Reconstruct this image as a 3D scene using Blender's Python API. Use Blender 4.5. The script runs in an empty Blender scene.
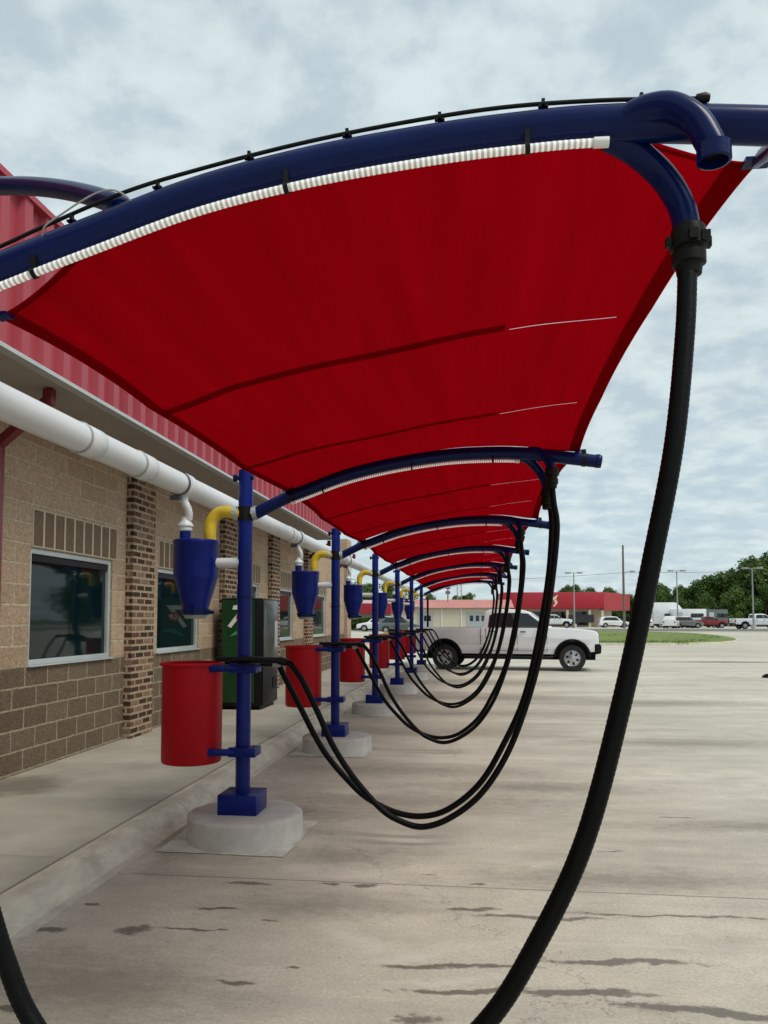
import bpy, bmesh, math, random
from math import sin, cos, pi, radians, sqrt, atan2
from mathutils import Vector, Matrix, noise
random.seed(7)
C = bpy.context.scene.collection
D = bpy.data

# ---------------------------------------------------------------- camera
EYE = 1.59
cd = D.cameras.new('camera'); cam = D.objects.new('camera', cd); C.objects.link(cam)
cam.location = (0, 0, EYE)
cam.rotation_euler = (radians(90 + 3.412), 0, radians(6.758))
cd.sensor_fit = 'VERTICAL'; cd.sensor_height = 36.0; cd.sensor_width = 27.0
cd.lens = 775 / 1024 * 36.0
cd.shift_y = 61.8 / 1024
cd.clip_start = 0.05; cd.clip_end = 3000
bpy.context.scene.camera = cam

# ---------------------------------------------------------------- world, sun, exposure
SUN_EL, SUN_AZ = radians(54), radians(118)       # azimuth measured from +Y towards +X
w = D.worlds.new('World'); bpy.context.scene.world = w; w.use_nodes = True
nt = w.node_tree; nt.nodes.clear()
def N(tree, typ, **kw):
    n = tree.nodes.new(typ)
    for k, v in kw.items():
        if k.startswith('i_'):
            key = k[2:]; key = int(key) if key.isdigit() else key.replace('_', ' ')
            n.inputs[key].default_value = v
        else: setattr(n, k, v)
    return n
L = nt.links.new
wo = N(nt, 'ShaderNodeOutputWorld'); bg = N(nt, 'ShaderNodeBackground'); bg.inputs[1].default_value = 0.1
sky = N(nt, 'ShaderNodeTexSky', sky_type='NISHITA', sun_disc=False, sun_elevation=SUN_EL, sun_rotation=SUN_AZ, air_density=1.0, dust_density=1.5)
tc = N(nt, 'ShaderNodeTexCoord'); sp = N(nt, 'ShaderNodeSeparateXYZ'); L(tc.outputs['Generated'], sp.inputs[0])
# project the view direction on a cloud layer overhead
zc = N(nt, 'ShaderNodeMath', operation='MAXIMUM'); L(sp.outputs[2], zc.inputs[0]); zc.inputs[1].default_value = 0.0
za = N(nt, 'ShaderNodeMath', operation='ADD'); L(zc.outputs[0], za.inputs[0]); za.inputs[1].default_value = 0.2
dx = N(nt, 'ShaderNodeMath', operation='DIVIDE'); L(sp.outputs[0], dx.inputs[0]); L(za.outputs[0], dx.inputs[1])
dy = N(nt, 'ShaderNodeMath', operation='DIVIDE'); L(sp.outputs[1], dy.inputs[0]); L(za.outputs[0], dy.inputs[1])
cv = N(nt, 'ShaderNodeCombineXYZ'); L(dx.outputs[0], cv.inputs[0]); L(dy.outputs[0], cv.inputs[1])
n1 = N(nt, 'ShaderNodeTexNoise'); n1.inputs['Scale'].default_value = 6.5; n1.inputs['Detail'].default_value = 7; n1.inputs['Roughness'].default_value = .56; n1.inputs['Distortion'].default_value = .1
n2 = N(nt, 'ShaderNodeTexNoise'); n2.inputs['Scale'].default_value = .9; n2.inputs['Detail'].default_value = 3
L(cv.outputs[0], n1.inputs['Vector']); L(cv.outputs[0], n2.inputs['Vector'])
mx = N(nt, 'ShaderNodeMath', operation='MULTIPLY_ADD'); L(n1.outputs['Fac'], mx.inputs[0]); mx.inputs[1].default_value = .76
m2 = N(nt, 'ShaderNodeMath', operation='MULTIPLY'); L(n2.outputs['Fac'], m2.inputs[0]); m2.inputs[1].default_value = .24
L(m2.outputs[0], mx.inputs[2])
cr = N(nt, 'ShaderNodeValToRGB')
cr.color_ramp.elements[0].position = .40; cr.color_ramp.elements[0].color = (3.95, 4.5, 4.72, 1)
cr.color_ramp.elements[1].position = .59; cr.color_ramp.elements[1].color = (4.95, 5.75, 5.9, 1)
e = cr.color_ramp.elements.new(.48); e.color = (4.4, 5.1, 5.3, 1)
L(mx.outputs[0], cr.inputs[0])
# lower down the cover thins and lets blue sky through
mr = N(nt, 'ShaderNodeMapRange'); L(sp.outputs[2], mr.inputs[0])
mr.inputs[1].default_value = 0.02; mr.inputs[2].default_value = 0.32; mr.inputs[3].default_value = .66; mr.inputs[4].default_value = 1.0
cvr = N(nt, 'ShaderNodeMapRange'); L(n1.outputs['Fac'], cvr.inputs[0]); cvr.inputs[1].default_value = .42; cvr.inputs[2].default_value = .62; cvr.inputs[3].default_value = -.3; cvr.inputs[4].default_value = .25
ad = N(nt, 'ShaderNodeMath', operation='ADD', use_clamp=True); L(mr.outputs[0], ad.inputs[0]); L(cvr.outputs[0], ad.inputs[1])
mc = N(nt, 'ShaderNodeMix', data_type='RGBA'); L(ad.outputs[0], mc.inputs[0])
gm = N(nt, 'ShaderNodeMix', data_type='RGBA'); gm.inputs[0].default_value = .6; L(sky.outputs[0], gm.inputs[6]); gm.inputs[7].default_value = (4.0, 5.4, 6.1, 1)
L(gm.outputs[2], mc.inputs[6]); L(cr.outputs[0], mc.inputs[7])
L(mc.outputs[2], bg.inputs[0]); L(bg.outputs[0], wo.inputs[0])

sd = D.lights.new('sun', 'SUN'); sd.energy = 1.5; sd.angle = radians(25); sd.color = (1, .95, .87)
sun = D.objects.new('sun', sd); C.objects.link(sun)
sun.rotation_euler = Vector((sin(SUN_AZ) * cos(SUN_EL), cos(SUN_AZ) * cos(SUN_EL), sin(SUN_EL))).to_track_quat('Z', 'Y').to_euler()
vs = bpy.context.scene.view_settings
vs.view_transform = 'Standard'; vs.look = 'None'; vs.exposure = 0.48; vs.gamma = 1.0; vs.use_curve_mapping = False
bpy.context.scene.cycles.max_bounces = 6; bpy.context.scene.cycles.transparent_max_bounces = 6

# ---------------------------------------------------------------- materials
def newmat(name):
    m = D.materials.new(name); m.use_nodes = True; t = m.node_tree
    return m, t, t.nodes['Principled BSDF']
def mat(name, col, rough=.5, metal=0, var=.0, vscale=6, bump=0, bscale=60, coat=0, stretch=(1, 1, 1), dirt=None, dirt_amt=.0, spec=.5):
    m, t, p = newmat(name)
    p.inputs['Base Color'].default_value = (*col, 1); p.inputs['Roughness'].default_value = rough
    p.inputs['Metallic'].default_value = metal; p.inputs['Coat Weight'].default_value = coat; p.inputs['Coat Roughness'].default_value = .12
    p.inputs['Specular IOR Level'].default_value = spec
    tcn = N(t, 'ShaderNodeTexCoord'); mp = N(t, 'ShaderNodeMapping'); mp.inputs['Scale'].default_value = stretch
    t.links.new(tcn.outputs['Object'], mp.inputs[0])
    if var or dirt:
        a = N(t, 'ShaderNodeTexNoise'); a.inputs['Scale'].default_value = vscale; a.inputs['Detail'].default_value = 6; a.inputs['Roughness'].default_value = .62
        t.links.new(mp.outputs[0], a.inputs['Vector'])
        r = N(t, 'ShaderNodeMapRange'); r.inputs[1].default_value = .3; r.inputs[2].default_value = .7; r.inputs[3].default_value = 1 - var; r.inputs[4].default_value = 1 + var
        t.links.new(a.outputs['Fac'], r.inputs[0])
        mm = N(t, 'ShaderNodeMix', data_type='RGBA', blend_type='MULTIPLY'); mm.inputs[0].default_value = 1; mm.inputs[6].default_value = (*col, 1)
        t.links.new(r.outputs[0], mm.inputs[7]); out = mm.outputs[2]
        if dirt:
            b = N(t, 'ShaderNodeTexNoise'); b.inputs['Scale'].default_value = vscale * .6; b.inputs['Detail'].default_value = 8; b.inputs['Roughness'].default_value = .7
            t.links.new(mp.outputs[0], b.inputs['Vector'])
            r2 = N(t, 'ShaderNodeMapRange'); r2.inputs[1].default_value = .5; r2.inputs[2].default_value = .72; r2.inputs[3].default_value = 0; r2.inputs[4].default_value = dirt_amt
            t.links.new(b.outputs['Fac'], r2.inputs[0])
            m3 = N(t, 'ShaderNodeMix', data_type='RGBA'); t.links.new(r2.outputs[0], m3.inputs[0]); t.links.new(out, m3.inputs[6]); m3.inputs[7].default_value = (*dirt, 1)
            out = m3.outputs[2]
        t.links.new(out, p.inputs['Base Color'])
        rr = N(t, 'ShaderNodeMapRange'); rr.inputs[3].default_value = max(.02, rough - .08); rr.inputs[4].default_value = min(1, rough + .1)
        t.links.new(a.outputs['Fac'], rr.inputs[0]); t.links.new(rr.outputs[0], p.inputs['Roughness'])
    if bump:
        c = N(t, 'ShaderNodeTexNoise'); c.inputs['Scale'].default_value = bscale; c.inputs['Detail'].default_value = 5
        t.links.new(mp.outputs[0], c.inputs['Vector'])
        bu = N(t, 'ShaderNodeBump'); bu.inputs['Strength'].default_value = bump; bu.inputs['Distance'].default_value = .01
        t.links.new(c.outputs['Fac'], bu.inputs['Height']); t.links.new(bu.outputs[0], p.inputs['Normal'])
    return m

M = {}
M['blue'] = mat('blue_gloss_paint', (.003, .012, .150), .3, var=.12, vscale=9, bump=.03, bscale=25, coat=.10, spec=.15)
M['navy'] = mat('navy_gloss_paint', (.0014, .009, .072), .25, var=.15, vscale=7, bump=.03, bscale=20, coat=.10, spec=.12)
M['red_bin'] = mat('red_bin_paint', (.40, .003, .010), .42, var=.12, vscale=5, bump=.05, bscale=12, dirt=(.20, .01, .015), dirt_amt=.3, spec=.15)
M['yellow'] = mat('yellow_pipe_paint', (.62, .42, .015), .38, var=.12, vscale=12, dirt=(.3, .2, .04), dirt_amt=.4)
M['white_pipe'] = mat('white_pvc', (.62, .63, .64), .32, var=.10, vscale=3, dirt=(.34, .34, .34), dirt_amt=.7, stretch=(1, .3, 1))
M['band'] = mat('rubber_band', (.06, .065, .075), .5)
M['steel'] = mat('galvanised_steel', (.55, .56, .58), .35, metal=.8, var=.1, vscale=40)
M['black'] = mat('black_rubber', (.0022, .0022, .0026), .42, var=.2, vscale=30, bump=.1, bscale=90, spec=.12)
M['blackpl'] = mat('black_plastic', (.005, .005, .006), .4, var=.2, vscale=20, bump=.05, spec=.2)
M['greenbrown'] = mat('dull_coupling', (.007, .0075, .006), .5, var=.4, vscale=40, spec=.15)
M['cuff'] = mat('grey_cuff', (.32, .33, .33), .5, var=.1)
M['tan_trim'] = mat('soffit_paint', (.33, .31, .28), .6, var=.06, vscale=2)
M['fascia'] = mat('red_ribbed_metal', (.37, .04, .06), .42, var=.10, vscale=1.3, dirt=(.38, .09, .11), dirt_amt=.35, stretch=(1, 1, .25))
M['darkred'] = mat('dark_red_downspout', (.17, .012, .02), .4, var=.1)
M['frame'] = mat('aluminium_frame', (.50, .54, .54), .4, metal=.3, var=.06)
M['white'] = mat('white_plastic', (.78, .79, .78), .4)
M['lightgrey'] = mat('light_tube_sleeve', (.70, .68, .66), .2)
M['lightwhite'] = mat('light_diffuser', (.8, .8, .78), .3)
_p = M['lightwhite'].node_tree.nodes['Principled BSDF']; _p.inputs['Emission Color'].default_value = (1, .98, .95, 1); _p.inputs['Emission Strength'].default_value = .22
M['disc'] = mat('cast_concrete', (.52, .51, .475), .85, var=.13, vscale=7, bump=.4, bscale=70, dirt=(.34, .33, .30), dirt_amt=.5)
M['patch'] = mat('pale_grout', (.60, .585, .53), .9, var=.15, vscale=9, bump=.3, bscale=60, dirt=(.34, .31, .26), dirt_amt=.8)
M['walk'] = mat('sidewalk_concrete', (.42, .385, .315), .85, var=.14, vscale=1.6, bump=.3, bscale=120, dirt=(.26, .235, .19), dirt_amt=.5)
t = M['walk'].node_tree; pn = t.nodes['Principled BSDF']; src = pn.inputs['Base Color'].links[0].from_socket
tw = N(t, 'ShaderNodeTexCoord'); sb = N(t, 'ShaderNodeVectorMath', operation='SUBTRACT'); t.links.new(tw.outputs['Object'], sb.inputs[0]); sb.inputs[1].default_value = (-4.05, 6.55, .12)
ml = N(t, 'ShaderNodeVectorMath', operation='MULTIPLY'); t.links.new(sb.outputs[0], ml.inputs[0]); ml.inputs[1].default_value = (2.4, 2.2, 0); le = N(t, 'ShaderNodeVectorMath', operation='LENGTH'); t.links.new(ml.outputs[0], le.inputs[0])
nq = N(t, 'ShaderNodeTexNoise'); nq.inputs['Scale'].default_value = 4; nq.inputs['Detail'].default_value = 6; t.links.new(tw.outputs['Object'], nq.inputs['Vector'])
qa = N(t, 'ShaderNodeMath', operation='MULTIPLY_ADD'); t.links.new(nq.outputs['Fac'], qa.inputs[0]); qa.inputs[1].default_value = 1.6; t.links.new(le.outputs['Value'], qa.inputs[2])
qr = N(t, 'ShaderNodeMapRange'); qr.inputs[1].default_value = 1.3; qr.inputs[2].default_value = 2.0; qr.inputs[3].default_value = .75; qr.inputs[4].default_value = 0; t.links.new(qa.outputs[0], qr.inputs[0])
qm = N(t, 'ShaderNodeMix', data_type='RGBA'); t.links.new(qr.outputs[0], qm.inputs[0]); t.links.new(src, qm.inputs[6]); qm.inputs[7].default_value = (.15, .125, .085, 1); t.links.new(qm.outputs[2], pn.inputs['Base Color'])
M['kerb'] = mat('kerb_concrete', (.58, .53, .435), .85, var=.22, vscale=7, bump=.5, bscale=60, dirt=(.24, .21, .165), dirt_amt=.6, stretch=(1, .5, 1))
M['mortar'] = mat('mortar', (.52, .44, .33), .95)
M['soldier'] = mat('brown_split_block', (.16, .108, .066), .95, var=.2, vscale=14, bump=.9, bscale=45)
M['tyre'] = mat('tyre_rubber', (.012, .012, .013), .7, var=.1)
M['rim'] = mat('alloy_rim', (.5, .51, .53), .3, metal=.9)
M['tint'] = mat('tinted_car_glass', (.012, .018, .02), .05, spec=.6)
M['chrome'] = mat('chrome', (.7, .7, .72), .15, metal=1)
M['wpaint'] = mat('white_car_paint', (.80, .81, .83), .22, coat=.6, var=.02, vscale=2, dirt=(.5, .49, .46), dirt_amt=.1)
M['rpaint'] = mat('red_car_paint', (.22, .012, .018), .25, coat=.5)
M['gpaint'] = mat('grey_car_paint', (.12, .13, .14), .25, coat=.5)
M['lampred'] = mat('tail_lamp', (.35, .01, .01), .2)
M['headlamp'] = mat('lamp_glass', (.35, .37, .4), .08, metal=.3)
M['galv'] = mat('pole_steel', (.30, .31, .32), .5, var=.1)
M['wood'] = mat('weathered_pole_wood', (.16, .14, .12), .9, var=.2, vscale=3)
M['bark'] = mat('bark', (.07, .055, .04), .95, var=.2)

def leafmat(name, a, b):
    m, t, p = newmat(name); p.inputs['Roughness'].default_value = .65; p.inputs['Specular IOR Level'].default_value = .25
    g = N(t, 'ShaderNodeNewGeometry'); r = N(t, 'ShaderNodeValToRGB'); r.color_ramp.elements[0].color = (*a, 1); r.color_ramp.elements[1].color = (*b, 1)
    t.links.new(g.outputs['Random Per Island'], r.inputs[0])
    tcn = N(t, 'ShaderNodeTexCoord'); nz = N(t, 'ShaderNodeTexNoise'); nz.inputs['Scale'].default_value = .35; nz.inputs['Detail'].default_value = 2
    t.links.new(tcn.outputs['Object'], nz.inputs['Vector'])
    mr_ = N(t, 'ShaderNodeMapRange'); mr_.inputs[1].default_value = .35; mr_.inputs[2].default_value = .65; mr_.inputs[3].default_value = .7; mr_.inputs[4].default_value = 1.35
    t.links.new(nz.outputs['Fac'], mr_.inputs[0])
    mm = N(t, 'ShaderNodeMix', data_type='RGBA', blend_type='MULTIPLY'); mm.inputs[0].default_value = 1
    t.links.new(r.outputs[0], mm.inputs[6]); t.links.new(mr_.outputs[0], mm.inputs[7]); t.links.new(mm.outputs[2], p.inputs['Base Color'])
    return m
M['leaf_dark'] = leafmat('oak_leaves', (.036, .075, .014), (.085, .15, .024))
M['leaf_mid'] = leafmat('elm_leaves', (.045, .085, .016), (.10, .16, .03))
M['grass'] = leafmat('lawn_grass', (.10, .17, .02), (.19, .25, .05))

# red shade cloth: reflects and lets light through
m, t, p = newmat('red_shade_cloth')
p.inputs['Base Color'].default_value = (.25, .001, .0045, 1); p.inputs['Roughness'].default_value = .75; p.inputs['Specular IOR Level'].default_value = .0
tr = N(t, 'ShaderNodeBsdfTranslucent'); tr.inputs[0].default_value = (.29, .0007, .0045, 1)
ms = N(t, 'ShaderNodeMixShader'); ms.inputs[0].default_value = .5
t.links.new(p.outputs[0], ms.inputs[1]); t.links.new(tr.outputs[0], ms.inputs[2]); t.links.new(ms.outputs[0], t.nodes['Material Output'].inputs[0])
tcn = N(t, 'ShaderNodeTexCoord'); wv = N(t, 'ShaderNodeTexNoise'); wv.inputs['Scale'].default_value = 3
mp = N(t, 'ShaderNodeMapping'); mp.inputs['Scale'].default_value = (4, .35, 1); t.links.new(tcn.outputs['Object'], mp.inputs[0]); t.links.new(mp.outputs[0], wv.inputs['Vector'])
rg = N(t, 'ShaderNodeMapRange'); rg.inputs[3].default_value = .80; rg.inputs[4].default_value = 1.18; t.links.new(wv.outputs['Fac'], rg.inputs[0])
mm = N(t, 'ShaderNodeMix', data_type='RGBA', blend_type='MULTIPLY'); mm.inputs[0].default_value = 1; mm.inputs[6].default_value = (.25, .001, .0045, 1)
t.links.new(rg.outputs[0], mm.inputs[7]); t.links.new(mm.outputs[2], p.inputs['Base Color'])
mm2 = N(t, 'ShaderNodeMix', data_type='RGBA', blend_type='MULTIPLY'); mm2.inputs[0].default_value = 1; mm2.inputs[6].default_value = (.29, .0007, .0045, 1)
t.links.new(rg.outputs[0], mm2.inputs[7]); t.links.new(mm2.outputs[2], tr.inputs[0])
wr = N(t, 'ShaderNodeTexNoise'); wr.inputs['Scale'].default_value = 2.0; wr.inputs['Detail'].default_value = 4; wr.inputs['Distortion'].default_value = .6; t.links.new(mp.outputs[0], wr.inputs['Vector'])
bu = N(t, 'ShaderNodeBump'); bu.inputs['Strength'].default_value = .5; bu.inputs['Distance'].default_value = .03; t.links.new(wr.outputs['Fac'], bu.inputs['Height']); t.links.new(bu.outputs[0], p.inputs['Normal']); t.links.new(bu.outputs[0], tr.inputs['Normal'])
M['cloth'] = m

# masonry on the wall plane (u = world Y, v = world Z)
def blockmat(name, ca, cb, mortar, bw, bh, ms_, bumpd=.02, mixed=None, zoff=-.14, nb=38, spots=0):
    m, t, p = newmat(name); p.inputs['Roughness'].default_value = .95; p.inputs['Specular IOR Level'].default_value = .2
    tcn = N(t, 'ShaderNodeTexCoord'); s = N(t, 'ShaderNodeSeparateXYZ'); t.links.new(tcn.outputs['Object'], s.inputs[0])
    # faces that look along Y take X as their running direction
    gn = N(t, 'ShaderNodeNewGeometry'); sn = N(t, 'ShaderNodeSeparateXYZ'); t.links.new(gn.outputs['True Normal'], sn.inputs[0])
    ab = N(t, 'ShaderNodeMath', operation='ABSOLUTE'); t.links.new(sn.outputs[1], ab.inputs[0])
    mu = N(t, 'ShaderNodeMix', data_type='FLOAT'); t.links.new(ab.outputs[0], mu.inputs[0]); t.links.new(s.outputs[1], mu.inputs[2]); t.links.new(s.outputs[0], mu.inputs[3])
    zz = N(t, 'ShaderNodeMath', operation='ADD'); t.links.new(s.outputs[2], zz.inputs[0]); zz.inputs[1].default_value = zoff
    c = N(t, 'ShaderNodeCombineXYZ'); t.links.new(mu.outputs[0], c.inputs[0]); t.links.new(zz.outputs[0], c.inputs[1])
    wn = N(t, 'ShaderNodeTexNoise'); wn.inputs['Scale'].default_value = 9; t.links.new(tcn.outputs['Object'], wn.inputs['Vector'])
    wadd = N(t, 'ShaderNodeMix', data_type='RGBA', blend_type='LINEAR_LIGHT'); wadd.inputs[0].default_value = .006 if bh > .1 else .004
    t.links.new(c.outputs[0], wadd.inputs[6]); t.links.new(wn.outputs['Color'], wadd.inputs[7])
    b = N(t, 'ShaderNodeTexBrick'); b.offset = .5; b.inputs['Scale'].default_value = 1; b.inputs['Mortar Size'].default_value = ms_; b.inputs['Mortar Smooth'].default_value = .25
    b.inputs['Brick Width'].default_value = bw; b.inputs['Row Height'].default_value = bh; b.inputs['Bias'].default_value = 0
    t.links.new(wadd.outputs[2], b.inputs['Vector'])
    nz = N(t, 'ShaderNodeTexNoise'); nz.inputs['Scale'].default_value = nb; nz.inputs['Detail'].default_value = 6; nz.inputs['Roughness'].default_value = .7
    t.links.new(tcn.outputs['Object'], nz.inputs['Vector'])
    if mixed:
        b.inputs['Color1'].default_value = (0, 0, 0, 1); b.inputs['Color2'].default_value = (1, 1, 1, 1); b.inputs['Mortar'].default_value = (.5, .5, .5, 1)
        r = N(t, 'ShaderNodeValToRGB'); r.color_ramp.interpolation = 'CONSTANT'
        els = r.color_ramp.elements; els[0].position = 0; els[0].color = (*mixed[0][1], 1); els[1].position = mixed[1][0]; els[1].color = (*mixed[1][1], 1)
        for po, co in mixed[2:]:
            e_ = els.new(po); e_.color = (*co, 1)
        t.links.new(b.outputs['Color'], r.inputs[0])
        mo = N(t, 'ShaderNodeMix', data_type='RGBA'); t.links.new(b.outputs['Fac'], mo.inputs[0]); t.links.new(r.outputs[0], mo.inputs[6]); mo.inputs[7].default_value = (*mortar, 1)
        src = mo.outputs[2]
    else:
        b.inputs['Color1'].default_value = (*ca, 1); b.inputs['Color2'].default_value = (*cb, 1); b.inputs['Mortar'].default_value = (*mortar, 1)
        src = b.outputs['Color']
    r2 = N(t, 'ShaderNodeMapRange'); r2.inputs[1].default_value = .3; r2.inputs[2].default_value = .7; r2.inputs[3].default_value = .62; r2.inputs[4].default_value = 1.34; t.links.new(nz.outputs['Fac'], r2.inputs[0])
    mm = N(t, 'ShaderNodeMix', data_type='RGBA', blend_type='MULTIPLY'); mm.inputs[0].default_value = 1; t.links.new(src, mm.inputs[6]); t.links.new(r2.outputs[0], mm.inputs[7])
    t.links.new(mm.outputs[2], p.inputs['Base Color'])
    iv = N(t, 'ShaderNodeMath', operation='MULTIPLY_ADD'); t.links.new(b.outputs['Fac'], iv.inputs[0]); iv.inputs[1].default_value = -1.6; 
    nm = N(t, 'ShaderNodeMath', operation='MULTIPLY'); t.links.new(nz.outputs['Fac'], nm.inputs[0]); nm.inputs[1].default_value = 1.6; t.links.new(nm.outputs[0], iv.inputs[2])
    bu = N(t, 'ShaderNodeBump'); bu.inputs['Strength'].default_value = .8; bu.inputs['Distance'].default_value = bumpd
    t.links.new(iv.outputs[0], bu.inputs['Height']); t.links.new(bu.outputs[0], p.inputs['Normal'])
    return m
M['tan_block'] = blockmat('tan_split_block', (.49, .355, .245), (.39, .275, .185), (.52, .42, .30), .60, .2, .013, .012)
M['brown_block'] = blockmat('brown_split_block_wall', (.19, .14, .095), (.145, .105, .07), (.36, .30, .21), .4064, .2, .012, .018)
M['mixed_brick'] = blockmat('mixed_brick', None, None, (.42, .32, .22), .24, .085, .017, .012,
                            mixed=[(0, (.06, .036, .026)), (.40, (.13, .065, .042)), (.66, (.26, .165, .105)), (.84, (.16, .09, .06))], zoff=0, nb=50)

# window glass: dark room behind coated glass
m, t, p = newmat('dark_window_glass'); p.inputs['Base Color'].default_value = (.003, .012, .013, 1); p.inputs['Roughness'].default_value = .04
p.inputs['Specular IOR Level'].default_value = .34
tcn = N(t, 'ShaderNodeTexCoord'); nz = N(t, 'ShaderNodeTexNoise'); nz.inputs['Scale'].default_value = 1.2; t.links.new(tcn.outputs['Object'], nz.inputs['Vector'])
bu = N(t, 'ShaderNodeBump'); bu.inputs['Strength'].default_value = .12; bu.inputs['Distance'].default_value = .02; t.links.new(nz.outputs['Fac'], bu.inputs['Height']); t.links.new(bu.outputs[0], p.inputs['Normal'])
M['glass'] = m

# ---------------------------------------------------------------- lot concrete with its stains
STAINS = [(-1.38, 4.65, .13, .035, 0), (-.91, 4.69, .06, .018, 0), (-.66, 4.70, .07, .03, 0), (-2.15, 4.22, .035, .02, 0), (-1.43, 4.24, .11, .016, .1),
          (-2.19, 3.85, .07, .03, .1), (-1.75, 3.9, .09, .05, 0), (-1.46, 3.95, .18, .014, .15), (-.03, 4.40, .13, .035, 0), (.33, 4.31, .34, .022, .03),
          (1.0, 4.42, .55, .018, .06), (-.13, 3.68, .36, .022, .08), (.65, 3.80, .36, .028, .03), (-.05, 3.45, .26, .03, .08), (.43, 3.47, .30, .035, .1),
          (.95, 3.38, .42, .03, -.05), (-1.05, 3.41, .09, .018, 0), (-.25, 3.18, .08, .035, 0), (-1.9, 3.06, .06, .03, 0), (-.84, 3.58, .03, .02, 0), (-.01, 4.81, .04, .02, 0),
          (9.4, 30.8, 1.9, .55, .07), (-1.1, 4.12, .05, .014, 0), (-.3, 4.95, .06, .012, .1), (.9, 5.6, .10, .012, .1), (1.6, 6.6, .14, .015, 0)]
SCUFFS = [(-.1, 3.55, .4, .05, .2), (.8, 4.0, .5, .04, .05), (-2.2, 5.0, .12, .5, .2), (-1.15, 5.0, .15, .1, 0), (3.2, 7.2, .7, .08, 0), (4.6, 9.5, 1.0, .12, .05), (-.62, 3.95, .30, .12, -.5), (-.35, 3.75, .28, .08, .5), (.1, 3.95, .35, .06, .1), (-1.2, 7.2, .5, .12, 0), (.6, 9.2, .9, .12, 0), (1.9, 8.2, .6, .1, .1), (1.2, 12.5, 1.3, .2, 0), (2.5, 17, 1.6, .2, .1)]
def concrete_lot():
    m, t, p = newmat('lot_concrete'); ln = t.links.new
    tcn = N(t, 'ShaderNodeTexCoord'); P = tcn.outputs['Object']
    def noise_(scale, st=(1, 1, 1), det=5, ro=.6):
        mp = N(t, 'ShaderNodeMapping'); mp.inputs['Scale'].default_value = st; ln(P, mp.inputs[0])
        n = N(t, 'ShaderNodeTexNoise'); n.inputs['Scale'].default_value = scale; n.inputs['Detail'].default_value = det; n.inputs['Roughness'].default_value = ro; ln(mp.outputs[0], n.inputs['Vector']); return n
    def rng(s, a, b, c, d):
        r = N(t, 'ShaderNodeMapRange'); r.inputs[1].default_value = a; r.inputs[2].default_value = b; r.inputs[3].default_value = c; r.inputs[4].default_value = d; ln(s, r.inputs[0]); return r.outputs[0]
    def mixc(f, a, b, bt='MIX'):
        k = N(t, 'ShaderNodeMix', data_type='RGBA', blend_type=bt)
        for i, v in ((0, f), (6, a), (7, b)):
            if hasattr(v, 'is_output'): ln(v, k.inputs[i])
            else: k.inputs[i].default_value = v
        return k.outputs[2]
    big = noise_(.35, (.35, 1, 1), 5, .6); mid = noise_(3.2, (.7, 1, 1), 8, .72); fine = noise_(60, (1, 1, 1), 4, .7); streak = noise_(1.3, (.28, 1.1, 1), 8, .7)
    col = mixc(rng(big.outputs['Fac'], .35, .65, 0, 1), (.43, .398, .325, 1), (.60, .56, .465, 1))
    col = mixc(1.0, col, rng(mid.outputs['Fac'], .3, .7, .86, 1.13), 'MULTIPLY')
    col = mixc(1.0, col, rng(fine.outputs['Fac'], .3, .7, .80, 1.18), 'MULTIPLY')
    col = mixc(rng(streak.outputs['Fac'], .50, .70, 0, .36), col, (.165, .145, .12, 1))
    s2 = noise_(2.6, (.4, 1.1, 1), 8, .72)
    col = mixc(rng(s2.outputs['Fac'], .52, .70, 0, .45), col, (.47, .44, .39, 1))
    pk = noise_(5.5, (1, 1, 1), 10, .8); col = mixc(rng(pk.outputs['Fac'], .60, .70, 0, .5), col, (.60, .57, .50, 1)); col = mixc(rng(pk.outputs['Fac'], .40, .32, 0, .45), col, (.22, .20, .165, 1))
    sp_ = noise_(22, (1, 1, 1), 3, .6); col = mixc(rng(sp_.outputs['Fac'], .68, .72, 0, .55), col, (.17, .15, .12, 1))
    cw = noise_(2.5, (1, 1, 1), 6, .7); cad = N(t, 'ShaderNodeMix', data_type='RGBA', blend_type='LINEAR_LIGHT'); cad.inputs[0].default_value = .35; ln(P, cad.inputs[6]); ln(cw.outputs['Color'], cad.inputs[7])
    vo = N(t, 'ShaderNodeTexVoronoi', feature='DISTANCE_TO_EDGE'); vo.inputs['Scale'].default_value = .22; ln(cad.outputs[2], vo.inputs['Vector'])
    col = mixc(rng(vo.outputs['Distance'], .0005, .0016, .55, 0), col, (.14, .125, .10, 1))
    # saw joints
    se = N(t, 'ShaderNodeSeparateXYZ'); ln(P, se.inputs[0])
    wob = noise_(30); 
    def joint(ax, per, off, wid):
        a = N(t, 'ShaderNodeMath', operation='ADD'); ln(se.outputs[ax], a.inputs[0]); a.inputs[1].default_value = off
        pp = N(t, 'ShaderNodeMath', operation='PINGPONG'); ln(a.outputs[0], pp.inputs[0]); pp.inputs[1].default_value = per / 2
        return rng(pp.outputs[0], wid * .4, wid, 1, 0)
    for ax, per, off in ((1, 6.1, 1.35),):
        j = joint(ax, per, off, .011); jm = N(t, 'ShaderNodeMath', operation='MULTIPLY'); ln(j, jm.inputs[0]); jm.inputs[1].default_value = .6
        col = mixc(jm.outputs[0], col, (.10, .09, .08, 1))
    # individual stains and pale scuffs, ragged ellipses
    wn = noise_(9, (1, 1.9, 1), 8, .74)
    lw = N(t, 'ShaderNodeTexNoise'); lw.inputs['Scale'].default_value = 3.0; lw.inputs['Detail'].default_value = 6; lw.inputs['Roughness'].default_value = .6; ln(P, lw.inputs['Vector'])
    l2 = N(t, 'ShaderNodeVectorMath', operation='SUBTRACT'); ln(lw.outputs['Color'], l2.inputs[0]); l2.inputs[1].default_value = (.5, .5, .5)
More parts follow.
